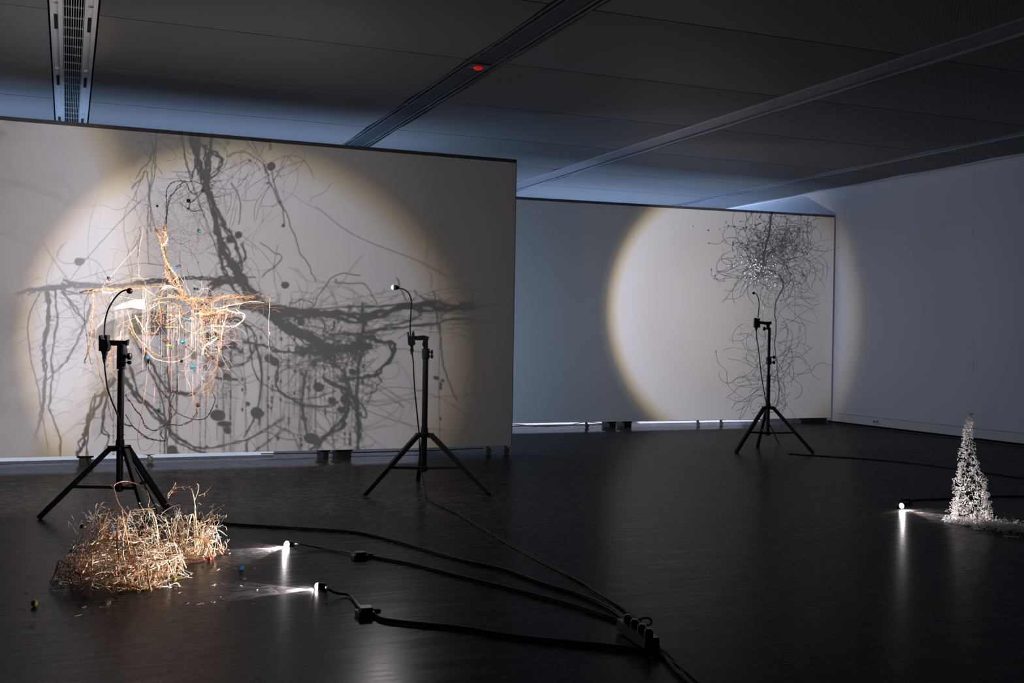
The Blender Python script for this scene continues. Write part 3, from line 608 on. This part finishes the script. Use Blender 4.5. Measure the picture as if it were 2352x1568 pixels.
# --- vines read from the picture itself
RS = [
 ([(380, 530), (383, 495), (382, 440), (400, 418), (425, 416), (452, 418), (468, 428), (473, 434)], 8.7, .0035, 2, m_vine, 14),
 ([(377, 530), (385, 480), (392, 452), (408, 432), (425, 417), (434, 436), (444, 445), (456, 443), (470, 432)], 8.72, .0042, 2, m_vine, 20),
 ([(472, 433), (455, 452), (438, 464), (435, 477), (444, 486), (458, 481), (469, 488), (467, 503)], 8.7, .0034, 2, m_vine, 10),
 ([(378, 520), (375, 560), (384, 598), (394, 640), (412, 672), (430, 690)], 8.5, .0065, 4, m_copper, 30),
 ([(345, 473), (352, 505), (358, 530), (372, 565), (385, 600), (398, 640)], 8.55, .0036, 2, m_copper, 10),
 ([(345, 474), (337, 470), (330, 477), (328, 530), (322, 560), (318, 600), (320, 640)], 8.6, .0022, 2, m_pale, 30),
 ([(205, 672), (225, 664), (290, 664), (350, 658), (420, 656)], 8.45, .0032, 2, m_gold, 20),
 ([(350, 690), (390, 682), (440, 685), (500, 682), (535, 680), (555, 688), (550, 697), (522, 705), (500, 728)], 8.3, .0034, 2, m_gold, 20),
 ([(400, 640), (430, 685), (455, 705), (480, 722), (500, 742)], 8.42, .012, 8, m_gold, 90),
 ([(222, 665), (225, 700), (222, 740), (218, 780), (217, 800), (225, 830), (230, 860), (238, 885), (246, 905), (250, 940), (258, 962), (272, 985), (290, 1000)], 8.55, .0046, 2, m_copper, 24),
 ([(205, 670), (194, 700), (195, 740), (200, 780), (205, 820), (210, 836), (214, 832)], 8.6, .0022, 1, m_vine, 14),
 ([(296, 700), (325, 760), (336, 800), (338, 860), (330, 920), (325, 950), (316, 1000), (322, 1030), (340, 1032), (358, 1008)], 8.5, .0026, 1, m_copper, 10),
 ([(265, 770), (258, 800), (255, 830), (262, 860), (275, 880)], 8.5, .004, 2, m_copper, 8),
 ([(288, 905), (310, 940), (325, 955), (333, 978), (352, 988), (370, 982), (388, 975), (420, 975), (440, 965), (452, 940)], 8.55, .0040, 2, m_vine, 14),
 ([(288, 952), (312, 985), (340, 1005), (365, 1012), (377, 1012)], 8.6, .0036, 2, m_vine, 8),
 ([(286, 972), (305, 981), (330, 1000), (350, 1009), (380, 1012)], 8.58, .0042, 2, m_vine, 8),
 ([(288, 700), (310, 765), (340, 800), (370, 820), (400, 820), (430, 805), (447, 788)], 8.42, .0042, 2, m_gold, 14),
 ([(338, 808), (360, 826), (400, 830), (430, 820), (450, 800)], 8.4, .0034, 2, m_pale, 10),
 ([(350, 860), (372, 900), (390, 922), (393, 960), (385, 982)], 8.5, .0044, 2, m_vine, 12),
 ([(408, 868), (406, 905), (404, 945), (388, 965), (374, 982), (370, 1000), (380, 1012)], 8.5, .0036, 2, m_vine, 12),
 ([(420, 830), (430, 870), (445, 912), (452, 940), (448, 960), (425, 975)], 8.48, .0040, 2, m_copper, 16),
 ([(500, 742), (506, 780), (500, 820), (494, 850), (476, 880), (470, 897), (488, 893), (498, 872)], 8.35, .0050, 4, m_copper, 60),
 ([(488, 900), (494, 918), (486, 940), (472, 960), (450, 963), (420, 955), (402, 942), (386, 915), (376, 895)], 8.5, .0030, 1, m_vine, 10),
 ([(347, 708), (370, 695), (400, 695), (412, 722), (420, 752), (450, 766), (482, 758)], 8.36, .0034, 2, m_gold, 12),
 ([(330, 660), (356, 680), (366, 700)], 8.4, .004, 2, m_gold, 10), ([(500, 730), (515, 705), (520, 690)], 8.33, .006, 4, m_copper, 40),
 ([(400, 905), (388, 940), (391, 980), (384, 1012)], 8.55, .0036, 2, m_vine, 6),
 ([(340, 640), (300, 640), (222, 664)], 8.6, .0012, 1, m_pale, 0), ([(313, 568), (280, 605), (250, 640), (232, 662)], 8.6, .0016, 1, m_pale, 0)]
for i, (pts, Y, r, ns, m_, hr) in enumerate(RS):
    mb = MB(); P = catmull([onY(x, y, Y+.04*sin(k*1.1+i)) for k, (x, y) in enumerate(pts)], 10)
    braid(mb, P, r*(1.1 if m_ is m_vine else .8), ns, 1.25, 5, hr*2, .03); mb.build('vine', m_, sc)
# --- fine wires filling the tangle
def wires(parent, name, m_, n, centres, R, L, r, steps=22, flat=1.0):
    mb = MB()
    for i in range(n):
        c = rnd.choice(centres); P = curl(c, R, rnd.uniform(.5, 1.2)*L, steps, .5, flat); mb.tube(P, r*rnd.uniform(.7, 1.2), 3, False)
    return stuff(mb.build(name, m_, parent))
cs = [onY(x, y, Y) for x, y, Y in [(470, 715, 8.35), (490, 735, 8.35), (440, 700, 8.4), (500, 760, 8.35), (460, 730, 8.4), (495, 800, 8.35), (360, 735, 8.4), (345, 690, 8.45), (485, 850, 8.4)]]
wires(sc, 'fine_wire', m_pale, 110, cs, .06, .30, .0007)
wires(sc, 'fine_root', m_copper, 90, [onY(x, y, 8.38) for x, y in [(480, 725), (500, 745), (505, 780), (495, 830), (475, 890), (370, 730)]], .05, .2, .0009)
cs = [onY(x, y, Y) for x, y, Y in [(430, 450, 8.7), (400, 480, 8.7), (440, 500, 8.7), (360, 500, 8.65), (340, 540, 8.6), (400, 560, 8.6), (450, 550, 8.6), (250, 700, 8.5), (310, 740, 8.5), (420, 780, 8.4), (520, 700, 8.3)]]
wires(sc, 'nylon_hair', m_vine, 90, cs, .13, .35, .00055)
wires(sc, 'nylon_hair', m_clear, 110, cs, .2, .35, .0009)
# outer twigs seen in shadow only as thin arcs
mb = MB()
for pts in [[(520, 365), (560, 360), (600, 385), (612, 408)], [(530, 425), (551, 460), (546, 520)], [(318, 420), (345, 380), (352, 350)], [(352, 330), (352, 400), (346, 470), (352, 540)], [(308, 440), (340, 402), (345, 470)],
            [(660, 700), (690, 690), (720, 700)], [(690, 740), (760, 640), (820, 636)], [(767, 640), (772, 655), (830, 655), (860, 700)], [(905, 640), (925, 700), (960, 715)], [(945, 668), (985, 710)], [(990, 668), (997, 690), (985, 706)], [(996, 715), (1000, 760)],
            [(430, 700), (520, 720), (600, 760), (640, 820)], [(866, 860), (862, 890), (835, 905)], [(600, 640), (640, 600), (600, 560)], [(1000, 740), (1005, 800), (1015, 860), (1040, 915)], [(600, 385), (640, 470), (680, 560), (720, 650)], [(620, 380), (650, 520)], [(560, 1020), (600, 990), (680, 1010)], [(630, 975), (670, 990), (685, 1025)]]:
    mb.tube(jit(catmull([shadowP(x, y, 8.4+rnd.uniform(-.1, .1)) for x, y in pts], 8), .003), .0016, 4)
stuff(mb.build('thin_twig', m_vine, sc))
mb = MB()
for i in range(100):      # horizontal flock of fine hairs around the long bough, seen as grey streaks in the shadow
    x = rnd.uniform(560, 1060); y = 725+rnd.gauss(0, 22); L = rnd.uniform(20, 110); Y = rnd.uniform(8.2, 8.4)
    mb.tube(jit(catmull([shadowP(x, y, Y), shadowP(x+L*.5, y+rnd.uniform(-10, 10), Y), shadowP(x+L, y+rnd.uniform(-16, 16), Y)], 5), .002), .0007, 3, False)
for i in range(110):
    x = rnd.uniform(60, 380); y = rnd.uniform(640, 960); L = rnd.uniform(20, 70); Y = rnd.uniform(8.4, 8.6)
    mb.tube(jit(catmull([shadowP(x, y, Y), shadowP(x+L*.5, y-L*.3, Y), shadowP(x+L, y-L*rnd.uniform(.1, .9), Y)], 4), .002), .0006, 3, False)
for i in range(150):      # dense fuzz at the knot
    x = rnd.gauss(755, 55); y = rnd.gauss(800, 22); a = rnd.uniform(0, 6.28); L = rnd.uniform(15, 60); Y = rnd.uniform(8.3, 8.45)
    mb.tube(jit(catmull([shadowP(x, y, Y), shadowP(x+L*cos(a), y+L*sin(a)*.7, Y)], 5), .004), .0011, 3, False)
stuff(mb.build('fine_hair', m_gold, sc))
# --- threads with small beads
def bead(parent, p, r, kind, sq=(1, 1, 1), name='bead', n=14):
    b = MB(); b.ball(p, r, n, max(6, n-4), sq); return b.build(name, m_bead[kind], parent, True)
for i, (x, y0, y1, Y, kd) in enumerate([(328, 665, 850, 8.42, 'pink'), (334, 665, 800, 8.42, 'pink'), (345, 700, 850, 8.44, 'pink'), (283, 690, 850, 8.5, 'pink'), (386, 670, 860, 8.4, 'red'), (393, 690, 900, 8.4, 'red'), (427, 740, 840, 8.38, 'pink'),
        (455, 740, 860, 8.36, 'pink'), (470, 745, 805, 8.36, 'red'), (408, 750, 840, 8.4, 'pink'), (372, 760, 860, 8.42, 'teal'), (366, 760, 850, 8.42, 'teal'), (355, 890, 938, 8.5, 'pink'), (410, 860, 900, 8.45, 'pink'), (442, 860, 1000, 8.4, 'pink'), (465, 840, 930, 8.4, 'brown'), (478, 900, 985, 8.45, 'pink')]):
    mb = MB(); a = onY(x, y0, Y); c = onY(x+rnd.uniform(-2, 2), y1, Y); mb.tube([a, a.lerp(c, .5), c], .0007, 4); mb.cur = 1
    nb = int((y1-y0)/3.2)
    for k in range(nb):
        if rnd.random() < .8: mb.ball(a.lerp(c, (k+.5)/nb), .0026, 6, 4)
    mb.build('beaded_string', [m_pale, m_bead[kd]], sc)
mb = MB()
for x in (600, 612, 630, 642, 660, 676, 690, 706, 722, 740, 760, 790, 805, 830, 500, 530, 560, 1000):     # hanging threads known from their shadows
    Y = rnd.uniform(8.3, 8.5); y0 = rnd.uniform(690, 780); P = [shadowP(x+rnd.uniform(-6, 6), y0, Y), shadowP(x, (y0+1000)/2, Y), shadowP(x+rnd.uniform(-10, 4), rnd.uniform(930, 1036), Y)]
    mb.tube(catmull(P, 6), .0009, 3)
    for k in range(5): mb.ball(P[0].lerp(P[2], rnd.random()), .0035, 7, 5, (1, 1, 1.8))
stuff(mb.build('hanging_thread', m_pale, sc))
# --- glass balls: seen directly
for x, y, rp, kd, Y in [(433, 461, 5, 'black', 8.7), (361, 473, 3.2, 'black', 8.68), (432, 479, 3, 'brown', 8.7), (457, 530, 4.6, 'green', 8.6), (340, 821, 4.6, 'teal', 8.42), (417, 829, 3.8, 'black', 8.4), (469, 806, 3.8, 'brown', 8.36),
        (366, 941, 4.8, 'green', 8.5), (454, 930, 5.4, 'brown', 8.5), (494, 767, 4, 'black', 8.34), (490, 776, 3, 'green', 8.34), (249, 638, 3.6, 'blue', 8.55), (406, 614, 4.2, 'blue', 8.55), (431, 733, 4, 'teal', 8.36), (457, 725, 4, 'teal', 8.36),
        (447, 663, 3, 'black', 8.4), (395, 718, 3, 'red', 8.38), (359, 728, 4, 'brown', 8.4), (372, 712, 4.5, 'olive', 8.4), (442, 842, 5, 'teal', 8.4), (352, 882, 2.4, 'red', 8.5), (385, 737, 3, 'pink', 8.4), (501, 742, 3, 'brown', 8.34), (468, 735, 3, 'red', 8.36)]:
    p = onY(x, y, Y); bead(sc, p, rp/2497*7.95, kd)
o = bead(sc, onY(388, 793, 8.4), .022, 'orange', (1, .6, .34)); lab(o, 'flat orange glass disc')
p = onY(390, 751, 8.4); b = MB(); b.tube([p-rgt0*.032, p+rgt0*.032], .0035, 8); lab(b.build('bead', m_bead['yellow'], sc), 'small yellow rod')
# glass balls known from their round shadows on the partition
for x, y, rp in [(547, 543, 8), (652, 657, 8), (616, 822, 10), (186, 604, 8.5), (500, 950, 12), (588, 945, 13), (599, 946, 6), (397, 1030, 11), (522, 984, 8), (688, 741, 8), (712, 1003, 12), (568, 925, 5), (728, 887, 11), (758, 917, 8), (993, 866, 5), (536, 795, 7), (520, 862, 7), (475, 1022, 4), (1006, 872, 3.5), (372, 530, 0), (635, 1002, 4), (640, 470, 4), (648, 522, 4), (572, 375, 3), (612, 428, 3)]:
    if rp == 0: continue
    Y = 8.4+rnd.uniform(-.12, .15); p = shadowP(x, y, Y); s_ = (Y-LA.y)/(YL-LA.y); bead(sc, p, rp/2497*10.2*s_, rnd.choice(['black', 'teal', 'green', 'brown']), (1.4, 1, 1) if rp == 12 else (1, 1, 1))
# gauze
def sheet(parent, name, m_, grid, thick=.0015):
    mb = MB(); R = len(grid); Cn = len(grid[0]); off = Vector((0, thick, 0)); vs = [p for row in grid for p in row]+[p+off for row in grid for p in row]; n = R*Cn; fs = []
    for i in range(R-1):
        for k in range(Cn-1):
            a = i*Cn+k; fs += [(a, a+1, a+Cn+1, a+Cn), (n+a, n+a+Cn, n+a+Cn+1, n+a+1)]
    mb.add(vs, fs); return mb.build(name, m_, parent, True)
grid = []
for i in range(9):
    u = i/8; row = []
    for k in range(13):
        v = k/12; xt = 261+v*72; top = 706-20*sin(min(1, v*1.15)*pi/2)+v*1; bot = 708+2*sin(v*9); row.append(onY(xt, top+(bot-top)*u, 8.36+.05*sin(u*3+v*5)))
    grid.append(row)
lab(sheet(sc, 'gauze', m_gauze, grid), 'bright white scrap of gauze')
for (xa, xb, ya, yb) in ((326, 346, 655, 800), (385, 402, 700, 850), (262, 300, 710, 800), (425, 470, 730, 900)):
    grid = [[onY(xa+(xb-xa)*k/8+3*sin(i*.8), ya+(yb-ya)*i/10, 8.42+.04*sin(k*1.3+i*.4)) for k in range(9)] for i in range(11)]
    sheet(sc, 'netting', m_net, grid)
# suspension threads
b = MB(); p = onZ(411, 117, ZC-.03); b.tube([onZ(376, 80, ZC-.03), p, onZ(430, 90, ZC-.03)], .0012, 4)
for (x, y, Y) in ((425, 416, 8.7), (473, 434, 8.7), (337, 470, 8.6), (555, 690, 8.24), (222, 664, 8.5)):
    a = onY(x, y, Y); b.tube([a, Vector((a.x+.05, a.y, ZC-.02))], .0003, 3)
b.build('suspension_thread', m_clear, sc)

# ------------------------------------------------------------ tangle heap on the floor
th = thing('floor_wire_tangle', 'heap of golden wires, twigs and beads on the floor before the left tripod', 'floor sculpture', (.27, 5.62, 0))
def heap(n, L, r, sides=4, steps=34, lobe=.25):
    mb = MB()
    for i in range(n):
        right = rnd.random() < lobe
        C0, RR, ht = ((.56, 5.98), (.20, .16), .24) if right else ((.25, 5.53), (.24, .27), .27)
        a = rnd.uniform(0, 6.28); q = rnd.random()**.5
        c = (C0[0]+RR[0]*q*cos(a), C0[1]+RR[1]*q*sin(a), ht*rnd.uniform(.05, .95)*(1-.5*q*q))
        P = curl(c, .02, rnd.uniform(.5, 1.3)*L, steps, .6, .85); out = []; lim = rnd.uniform(.75, 1.42); pa = rnd.uniform(0, 6.28)
        for p in P:
            dx, dy = (p.x-C0[0])/RR[0], (p.y-C0[1])/RR[1]; d = math.hypot(dx, dy)
            if d > lim:
                f = (lim-.35*(d-lim))/d if d < lim*2.5 else lim*.4/d
                p = Vector((C0[0]+(p.x-C0[0])*f, C0[1]+(p.y-C0[1])*f, p.z))
            th_ = math.atan2(dy, dx); zm = ht*(1+.16*sin(3*th_+1.2)+.12*sin(5*th_+4))*(1.2-.62*min(d, 1.25)**2)*(.35+.65*lim)
            z = abs(p.z-.003)+.003
            if z > zm: z = max(.004, 2*zm-z) if z < 1.9*zm else zm*.5
            out.append(Vector((p.x, p.y, z)))
        mb.tube(out, r*rnd.uniform(.6, 1.3), sides, False)
    return mb
for k in range(26):
    mb = heap(1, .8, .0036, 5, 44, .2); mb.build('bent_twig', rnd.choice([m_hcopper, m_hgold, m_hgold, m_hvine]), th)
stuff(heap(75, .75, .0017).build('wire_mass', m_hgold, th)); stuff(heap(55, .6, .0016).build('wire_mass', m_hcopper, th)); stuff(heap(70, .55, .0010).build('wire_mass', m_hpale, th)); stuff(heap(30, .5, .0020).build('wire_mass', m_hvine, th))
mb = MB()
for i in range(520):      # short side twigs that catch the light
    a = rnd.uniform(0, 6.28); q = rnd.random()**.5*1.1; C0, RR, ht = ((.56, 5.98), (.20, .16), .24) if rnd.random() < .22 else ((.25, 5.53), (.24, .27), .30)
    p = Vector((C0[0]+RR[0]*q*cos(a), C0[1]+RR[1]*q*sin(a), ht*rnd.random()*(1.15-.5*q*q)+.006)); d = rv().normalized(); L = rnd.uniform(.008, .035)
    e = p+d*L; e.z = max(e.z, .003); m1 = p.lerp(e, .5)+rv(.006); m1.z = max(m1.z, .003); mb.tube([p, m1, e], [.0016, .0013, .0006], 4, False)
stuff(mb.build('side_twig', m_hpale, th))
for pts, Y, r, m_ in [
  ([(338, 1262), (318, 1235), (308, 1205), (290, 1180), (271, 1152), (262, 1118), (275, 1107), (292, 1105), (315, 1111), (330, 1120), (338, 1128), (343, 1147), (341, 1165)], 5.5, .0032, m_hcopper),
  ([(455, 1262), (452, 1225), (449, 1185), (446, 1152), (441, 1128), (432, 1119), (414, 1117), (402, 1121), (392, 1132), (384, 1145)], 5.95, .0038, m_hgold),
  ([(446, 1150), (452, 1135), (456, 1118), (452, 1110)], 5.95, .0026, m_hgold), ([(385, 1135), (397, 1120), (404, 1107)], 5.95, .0024, m_hgold), ([(456, 1138), (470, 1132), (482, 1120), (486, 1114)], 5.95, .002, m_hcopper), ([(384, 1139), (398, 1130), (412, 1128)], 5.95, .002, m_redthread),
  ([(266, 1300), (268, 1335), (285, 1358), (310, 1370), (338, 1378)], 5.32, .0055, m_hcopper), ([(352, 1275), (362, 1300), (362, 1330), (358, 1358), (366, 1378)], 5.32, .0045, m_hgold),
  ([(420, 1228), (430, 1260), (446, 1275), (460, 1255), (466, 1220)], 5.8, .003, m_hgold),
  ([(365, 1350), (385, 1355), (400, 1362), (412, 1350), (405, 1338), (388, 1345), (395, 1360)], 5.3, .004, m_hpale),
  ([(170, 1240), (166, 1280), (160, 1310), (180, 1335), (220, 1345)], 5.8, .003, m_hgold)]:
    mb = MB(); P = catmull([onY(x, y, Y+.02*sin(k)) for k, (x, y) in enumerate(pts)], 7)
    for p in P: p.z = max(p.z, r+.001)
    braid(mb, P, r, 1, .6, 6, int(len(P)*.25), .03); mb.build('twig', m_, th)
mb = MB()
for k in range(30):       # spray of thin shoots at the right of the heap
    x0 = rnd.uniform(440, 485); y0 = rnd.uniform(1225, 1262); x1 = rnd.uniform(455, 520); y1 = rnd.uniform(1150, 1235); Y = rnd.uniform(5.8, 6.1)
    mb.tube(jit(catmull([onY(x0, y0, Y), onY((x0+x1)/2+rnd.uniform(-16, 16), (y0+y1)/2-6, Y), onY(x1, y1, Y+.03), onY(x1+rnd.uniform(-12, 12), y1+rnd.uniform(-8, 12), Y+.04)], 6), .002), [.0014]*12+[.0011]*7, 4)
for k in range(70):
    x0 = rnd.uniform(170, 440); y0 = rnd.uniform(1200, 1230); x1 = x0+rnd.uniform(-30, 30); y1 = y0-rnd.uniform(15, 52); Y = rnd.uniform(5.5, 5.9)
    mb.tube(jit(catmull([onY(x0, y0, Y), onY(x0+rnd.uniform(-18, 18), (y0+y1)/2, Y), onY(x1, y1, Y), onY(x1+rnd.uniform(-14, 14), y1+rnd.uniform(-6, 14), Y+.02)], 6), .002), .0010, 3)
stuff(mb.build('thin_shoot', m_hpale, th))
mb = MB()
for k in range(420):      # ochre moss on the lowest twig
    t_ = rnd.random(); x = 270+70*t_; y = 1345+30*t_+rnd.gauss(0, 4); p = onY(x, y, 5.31+rnd.uniform(-.02, .02)); p.z = max(p.z, .004); mb.tube([p, p+rv(.012)+Vector((0, 0, .012))], .0012, 3)
stuff(mb.build('moss', m_moss, th))
for x, y, rp, kd, Y in [(189, 1209, 5.4, 'black', 5.75), (256, 1213, 6, 'blue', 5.6), (278, 1251, 5.2, 'teal', 5.45), (162, 1266, 5, 'teal', 5.75), (262, 1245, 5, 'brown', 5.5), (303, 1281, 6, 'red', 5.4), (400, 1330, 5.6, 'olive', 5.3), (343, 1218, 4, 'brown', 5.6), (330, 1216, 3, 'red', 5.6)]:
    p = onY(x, y, Y); bead(th, p, rp/2497*5.45, kd)
mb = MB()
for a_, b_ in (((395, 1270), (478, 1286)), ((378, 1268), (430, 1287)), ((430, 1292), (478, 1288)), ((432, 1265), (430, 1295))):
    mb.tube([onZ(*a_, .02), onZ(*b_, .014)], .0011, 4)
lab(mb.build('thread', m_redthread, th), 'red thread')
def letter(ch, x, y, Y, size, rot):
    cu = bpy.data.curves.new('letter', 'FONT'); cu.body = ch; cu.size = size; cu.extrude = .0012; cu.align_x = 'CENTER'; cu.align_y = 'CENTER'
    tmp = bpy.data.objects.new('tmp', cu); COL.objects.link(tmp); dg = bpy.context.evaluated_depsgraph_get(); me = bpy.data.meshes.new_from_object(tmp.evaluated_get(dg)); bpy.data.objects.remove(tmp)
    me.materials.clear(); me.materials.append(m_letter); o = bpy.data.objects.new('letter', me); COL.objects.link(o)
    o.parent = th; o.matrix_parent_inverse = Matrix.Translation(th.location).inverted(); o.location = onY(x, y, Y); o.rotation_euler = (radians(80), radians(rot), -yaw*.6)
    lab(o, 'small clear letter '+ch)
for a in (('b', 203, 1190, 5.7, .055, -15), ('d', 298, 1189, 5.55, .06, -25), ('d', 346, 1180, 5.6, .05, -60), ('Y', 406, 1183, 5.7, .06, 20), ('o', 176, 1250, 5.75, .03, 0), ('e', 188, 1262, 5.7, .03, 30), ('y', 524, 1240, 6.05, .035, 10), ('c', 372, 1340, 5.3, .03, 0)): letter(*a)
# loose balls and crumbs on the floor
def floorball(label, x, y, r, kd, thread=None):
    p = onZ(x, y, r); o = MB(); o.ball(p, r, 20, 12); return tag(o.build('glass_ball', m_bead[kd], None, True), label, 'ball')
floorball('olive glass ball alone on the dark floor at lower left', 79, 1385, .0145, 'olive')
floorball('blue glass ball on the floor left of the bright lamp', 554, 1303, .0135, 'blue')
floorball('red glass ball on the floor tied with red thread to the tangle', 479, 1284, .0130, 'red')
b = MB(); b.tube([onZ(487, 1287, .012), onZ(545, 1302, .010)], .0012, 5); tag(b.build('red_thread', m_redthread), 'red thread strung between the red ball and the blue ball', 'thread')
mb = MB()
for k in range(46):
    x = rnd.choice((rnd.uniform(400, 600), rnd.uniform(30, 420))); y = rnd.uniform(1280, 1400) if x > 400 else rnd.uniform(1360, 1440); p = onZ(x, y, .002)
    mb.tube(catmull([p, p+Vector((rnd.uniform(-.02, .02), rnd.uniform(-.02, .02), .002)), p+Vector((rnd.uniform(-.03, .03), rnd.uniform(-.03, .03), 0))], 4), .0008, 4)
stuff(mb.build('scattered_clippings', m_pale)); o = bpy.data.objects['scattered_clippings']; tag(o, 'tiny pale clippings scattered on the floor around the tangle', 'clippings')

# ------------------------------------------------------------ white curly cone
cb_ = onZ(2240, 1203, 0); R0 = Vector((cb_.x, cb_.y+.06, 0))
cn = thing('curly_cone', 'tall white cone of curled fibre standing at the right of the floor lamp', 'sculpture', R0)
prof = [(0, .150), (.05, .135), (.12, .118), (.2, .112), (.28, .100), (.36, .070), (.42, .068), (.48, .050), (.56, .034), (.64, .026), (.70, .02), (.745, .008)]
def prad(z):
    for (a, ra), (c, rc) in zip(prof, prof[1:]):
        if a <= z <= c: return ra+(rc-ra)*(z-a)/(c-a)
    return .005
def curlet(mb, p, s_, r_):
    ax = rv().normalized(); u = ax.orthogonal().normalized(); v = ax.cross(u); a0 = rnd.uniform(0, 6.28); tt = rnd.uniform(2.5, 5.5); P = []
    for i in range(7):
        a = a0+tt*i/6; P.append(p+(u*cos(a)+v*sin(a))*s_+ax*s_*.5*i/6)
    for q in P: q.z = max(q.z, r_)
    mb.tube(P, r_, 4)
mb = MB()
for k in range(1350):
    z = .745*(rnd.random()**1.75); a = rnd.uniform(0, 6.28); r_ = prad(z)*rnd.uniform(.72, 1.08)+.006*sin(a*3+z*30); lean = -.02*(z/.745)
    curlet(mb, R0+Vector((r_*cos(a)+.02*sin(z*9), r_*sin(a), z)), rnd.uniform(.007, .014)*(.55+.45*(1-z/.745)), rnd.uniform(.0013, .0025)*(.6+.4*(1-z/.745)))
stuff(mb.build('curled_fibre', m_white, cn))
b = MB(); q = R0+Vector((0, 0, .745)); b.tube([q, Vector((q.x, q.y, 3.44))], .0003, 4); b.build('suspension_thread', m_clear, cn)
mb = MB(); mb2 = MB()
for k in range(1500):
    t_ = rnd.random(); x = 2262+t_*230; y = 1213+t_*22+rnd.gauss(0, 5); p = onZ(x, y, 0); p.y += .05+abs(rnd.gauss(0, .07)); p.z = abs(rnd.gauss(0, .02))+.003
    curlet(mb, p, rnd.uniform(.006, .012), rnd.uniform(.0014, .0024))
o = stuff(mb.build('curled_fibre', m_white)); tag(o, 'trail of white curled fibre lying on the floor right of the cone', 'fibre trail')
b = MB(); b.tube([onZ(2305, 1230, .004), onZ(2342, 1234, .004)], .0035, 8); tag(b.build('glass_rod', m_letter), 'small pale rod lying on the floor below the white trail', 'rod')
# clear thread with glass drops in front of the right wall
t = thing('hanging_thread', 'thin clear thread with tiny glass drops before the right wall', 'thread', onY(2235, 860, 6.4))
b = MB(); b.tube([Vector((onY(2235, 420, 6.4).x, 6.4, ZC+.005)), onY(2235, 865, 6.4)], .0003, 4); b.build('thread', m_clear, t)
for k in range(14):
    y = rnd.uniform(500, 560) if k < 7 else rnd.uniform(780, 860); b = MB(); b.ball(onY(2235, y, 6.4), .003, 8, 6, (1, 1, 1.8)); b.build('drop', m_letter, t, True)

# ------------------------------------------------------------ hanging wire cloud before the back partition
def shadF(x, y, s_): Sx = onF(x, y); return LC+(Sx-LC)*s_
wc = thing('hanging_wire_cloud', 'clear hanging cloud of curled wires before the back partition', 'hanging sculpture', shadF(1770, 600, .4))
trunk = [(1772, 488), (1768, 515), (1764, 540), (1756, 575), (1752, 600), (1764, 618), (1785, 632), (1797, 652), (1794, 668), (1781, 690), (1778, 722), (1780, 752), (1778, 795), (1784, 850), (1787, 900), (1779, 945)]
mb = MB(); P = catmull([shadF(x, y, .4+.02*sin(i)) for i, (x, y) in enumerate(trunk)], 8)
mb.tube(jit(P, .0012), [.0058*(1-.6*i/len(P)) for i in range(len(P))], 6); mb.tube(jit(P[:len(P)//2], .004), .0026, 5); mb.build('main_wire', m_steel, wc, True)
mb = MB()
def wisp(mb, x, y, ang, L, r, kk, step=5):
    pts = []; a = ang; k = rnd.uniform(-1, 1)*kk; s_ = .4+rnd.uniform(-.07, .07)
    for i in range(int(L/step)+2):
        pts.append(shadF(x, y, s_)); x += step*cos(a); y += step*sin(a); a += k*step
        if rnd.random() < .16: k = rnd.uniform(-1, 1)*kk
        s_ += rnd.uniform(-.004, .004)
    mb.tube(pts, r, 4, False)
for k in range(115):
    wisp(mb, rnd.gauss(1765, 38), rnd.gauss(585, 30), rnd.uniform(0, 6.28), rnd.uniform(50, 140), rnd.uniform(.0009, .0015), .09)
for k in range(46): wisp(mb, rnd.gauss(1812, 24), rnd.gauss(540, 22), rnd.uniform(0, 6.28), rnd.uniform(40, 110), .0009, .08)
for k in range(26):
    a = rnd.uniform(2.2, 4.1); wisp(mb, 1755+rnd.uniform(-10, 10), rnd.uniform(560, 640), a, rnd.uniform(80, 130), .0011, .035)
for k in range(16):
    a = rnd.uniform(-.7, .6); wisp(mb, 1790+rnd.uniform(-10, 10), rnd.uniform(560, 650), a, rnd.uniform(70, 120), .0010, .035)
for k in range(44): wisp(mb, rnd.gauss(1775, 30), rnd.gauss(800, 45), rnd.uniform(0, 6.28), rnd.uniform(40, 110), .0009, .06)
for k in range(40): wisp(mb, rnd.gauss(1772, 34), rnd.gauss(878, 26), rnd.uniform(0, 6.28), rnd.uniform(40, 120), .0010, .05)
for k in range(14): wisp(mb, rnd.uniform(1790, 1810), rnd.uniform(640, 760), rnd.uniform(-1, 1), rnd.uniform(50, 110), .0009, .05)
stuff(mb.build('curled_wire', m_clear, wc))
for pts in ([(1644, 806), (1650, 832), (1668, 850), (1671, 880), (1690, 900), (1715, 915)], [(1628, 560), (1650, 562), (1672, 548), (1700, 555), (1730, 590)], [(1634, 620), (1636, 636), (1656, 625), (1700, 600)], [(1640, 640), (1660, 646), (1672, 630), (1730, 610)], [(1795, 622), (1840, 605), (1880, 590), (1902, 570)], [(1800, 600), (1850, 585), (1870, 560), (1905, 551)], [(1790, 690), (1830, 680), (1860, 700), (1880, 698)]):
    mb = MB(); mb.tube(catmull([shadF(x, y, .4) for x, y in pts], 7), .0012, 4); mb.ball(shadF(*pts[0], .4), .004, 8, 6); mb.build('long_wire', m_clear, wc)
# glassy drops that catch the light
mb = MB()
for k in range(170):
    x = rnd.gauss(1747, 22); y = rnd.gauss(622, 18); p = onY(x, y, 11.3+rnd.uniform(-.1, .1)); mb.ball(p, rnd.uniform(.0022, .0042), 6, 4, (rnd.uniform(.7, 2), 1, rnd.uniform(.7, 2)))
for k in range(10):
    p = onY(rnd.gauss(1722, 10), rnd.gauss(781, 5), 11.3); mb.ball(p, .0022, 6, 4, (2, 1, .8))
stuff(mb.build('glass_drop', m_letter, wc))
b = MB(); a = onY(1752, 560, 11.3); b.tube([a, Vector((a.x, a.y, ZC-.02))], .0005, 4); b.build('suspension_thread', m_clear, wc)
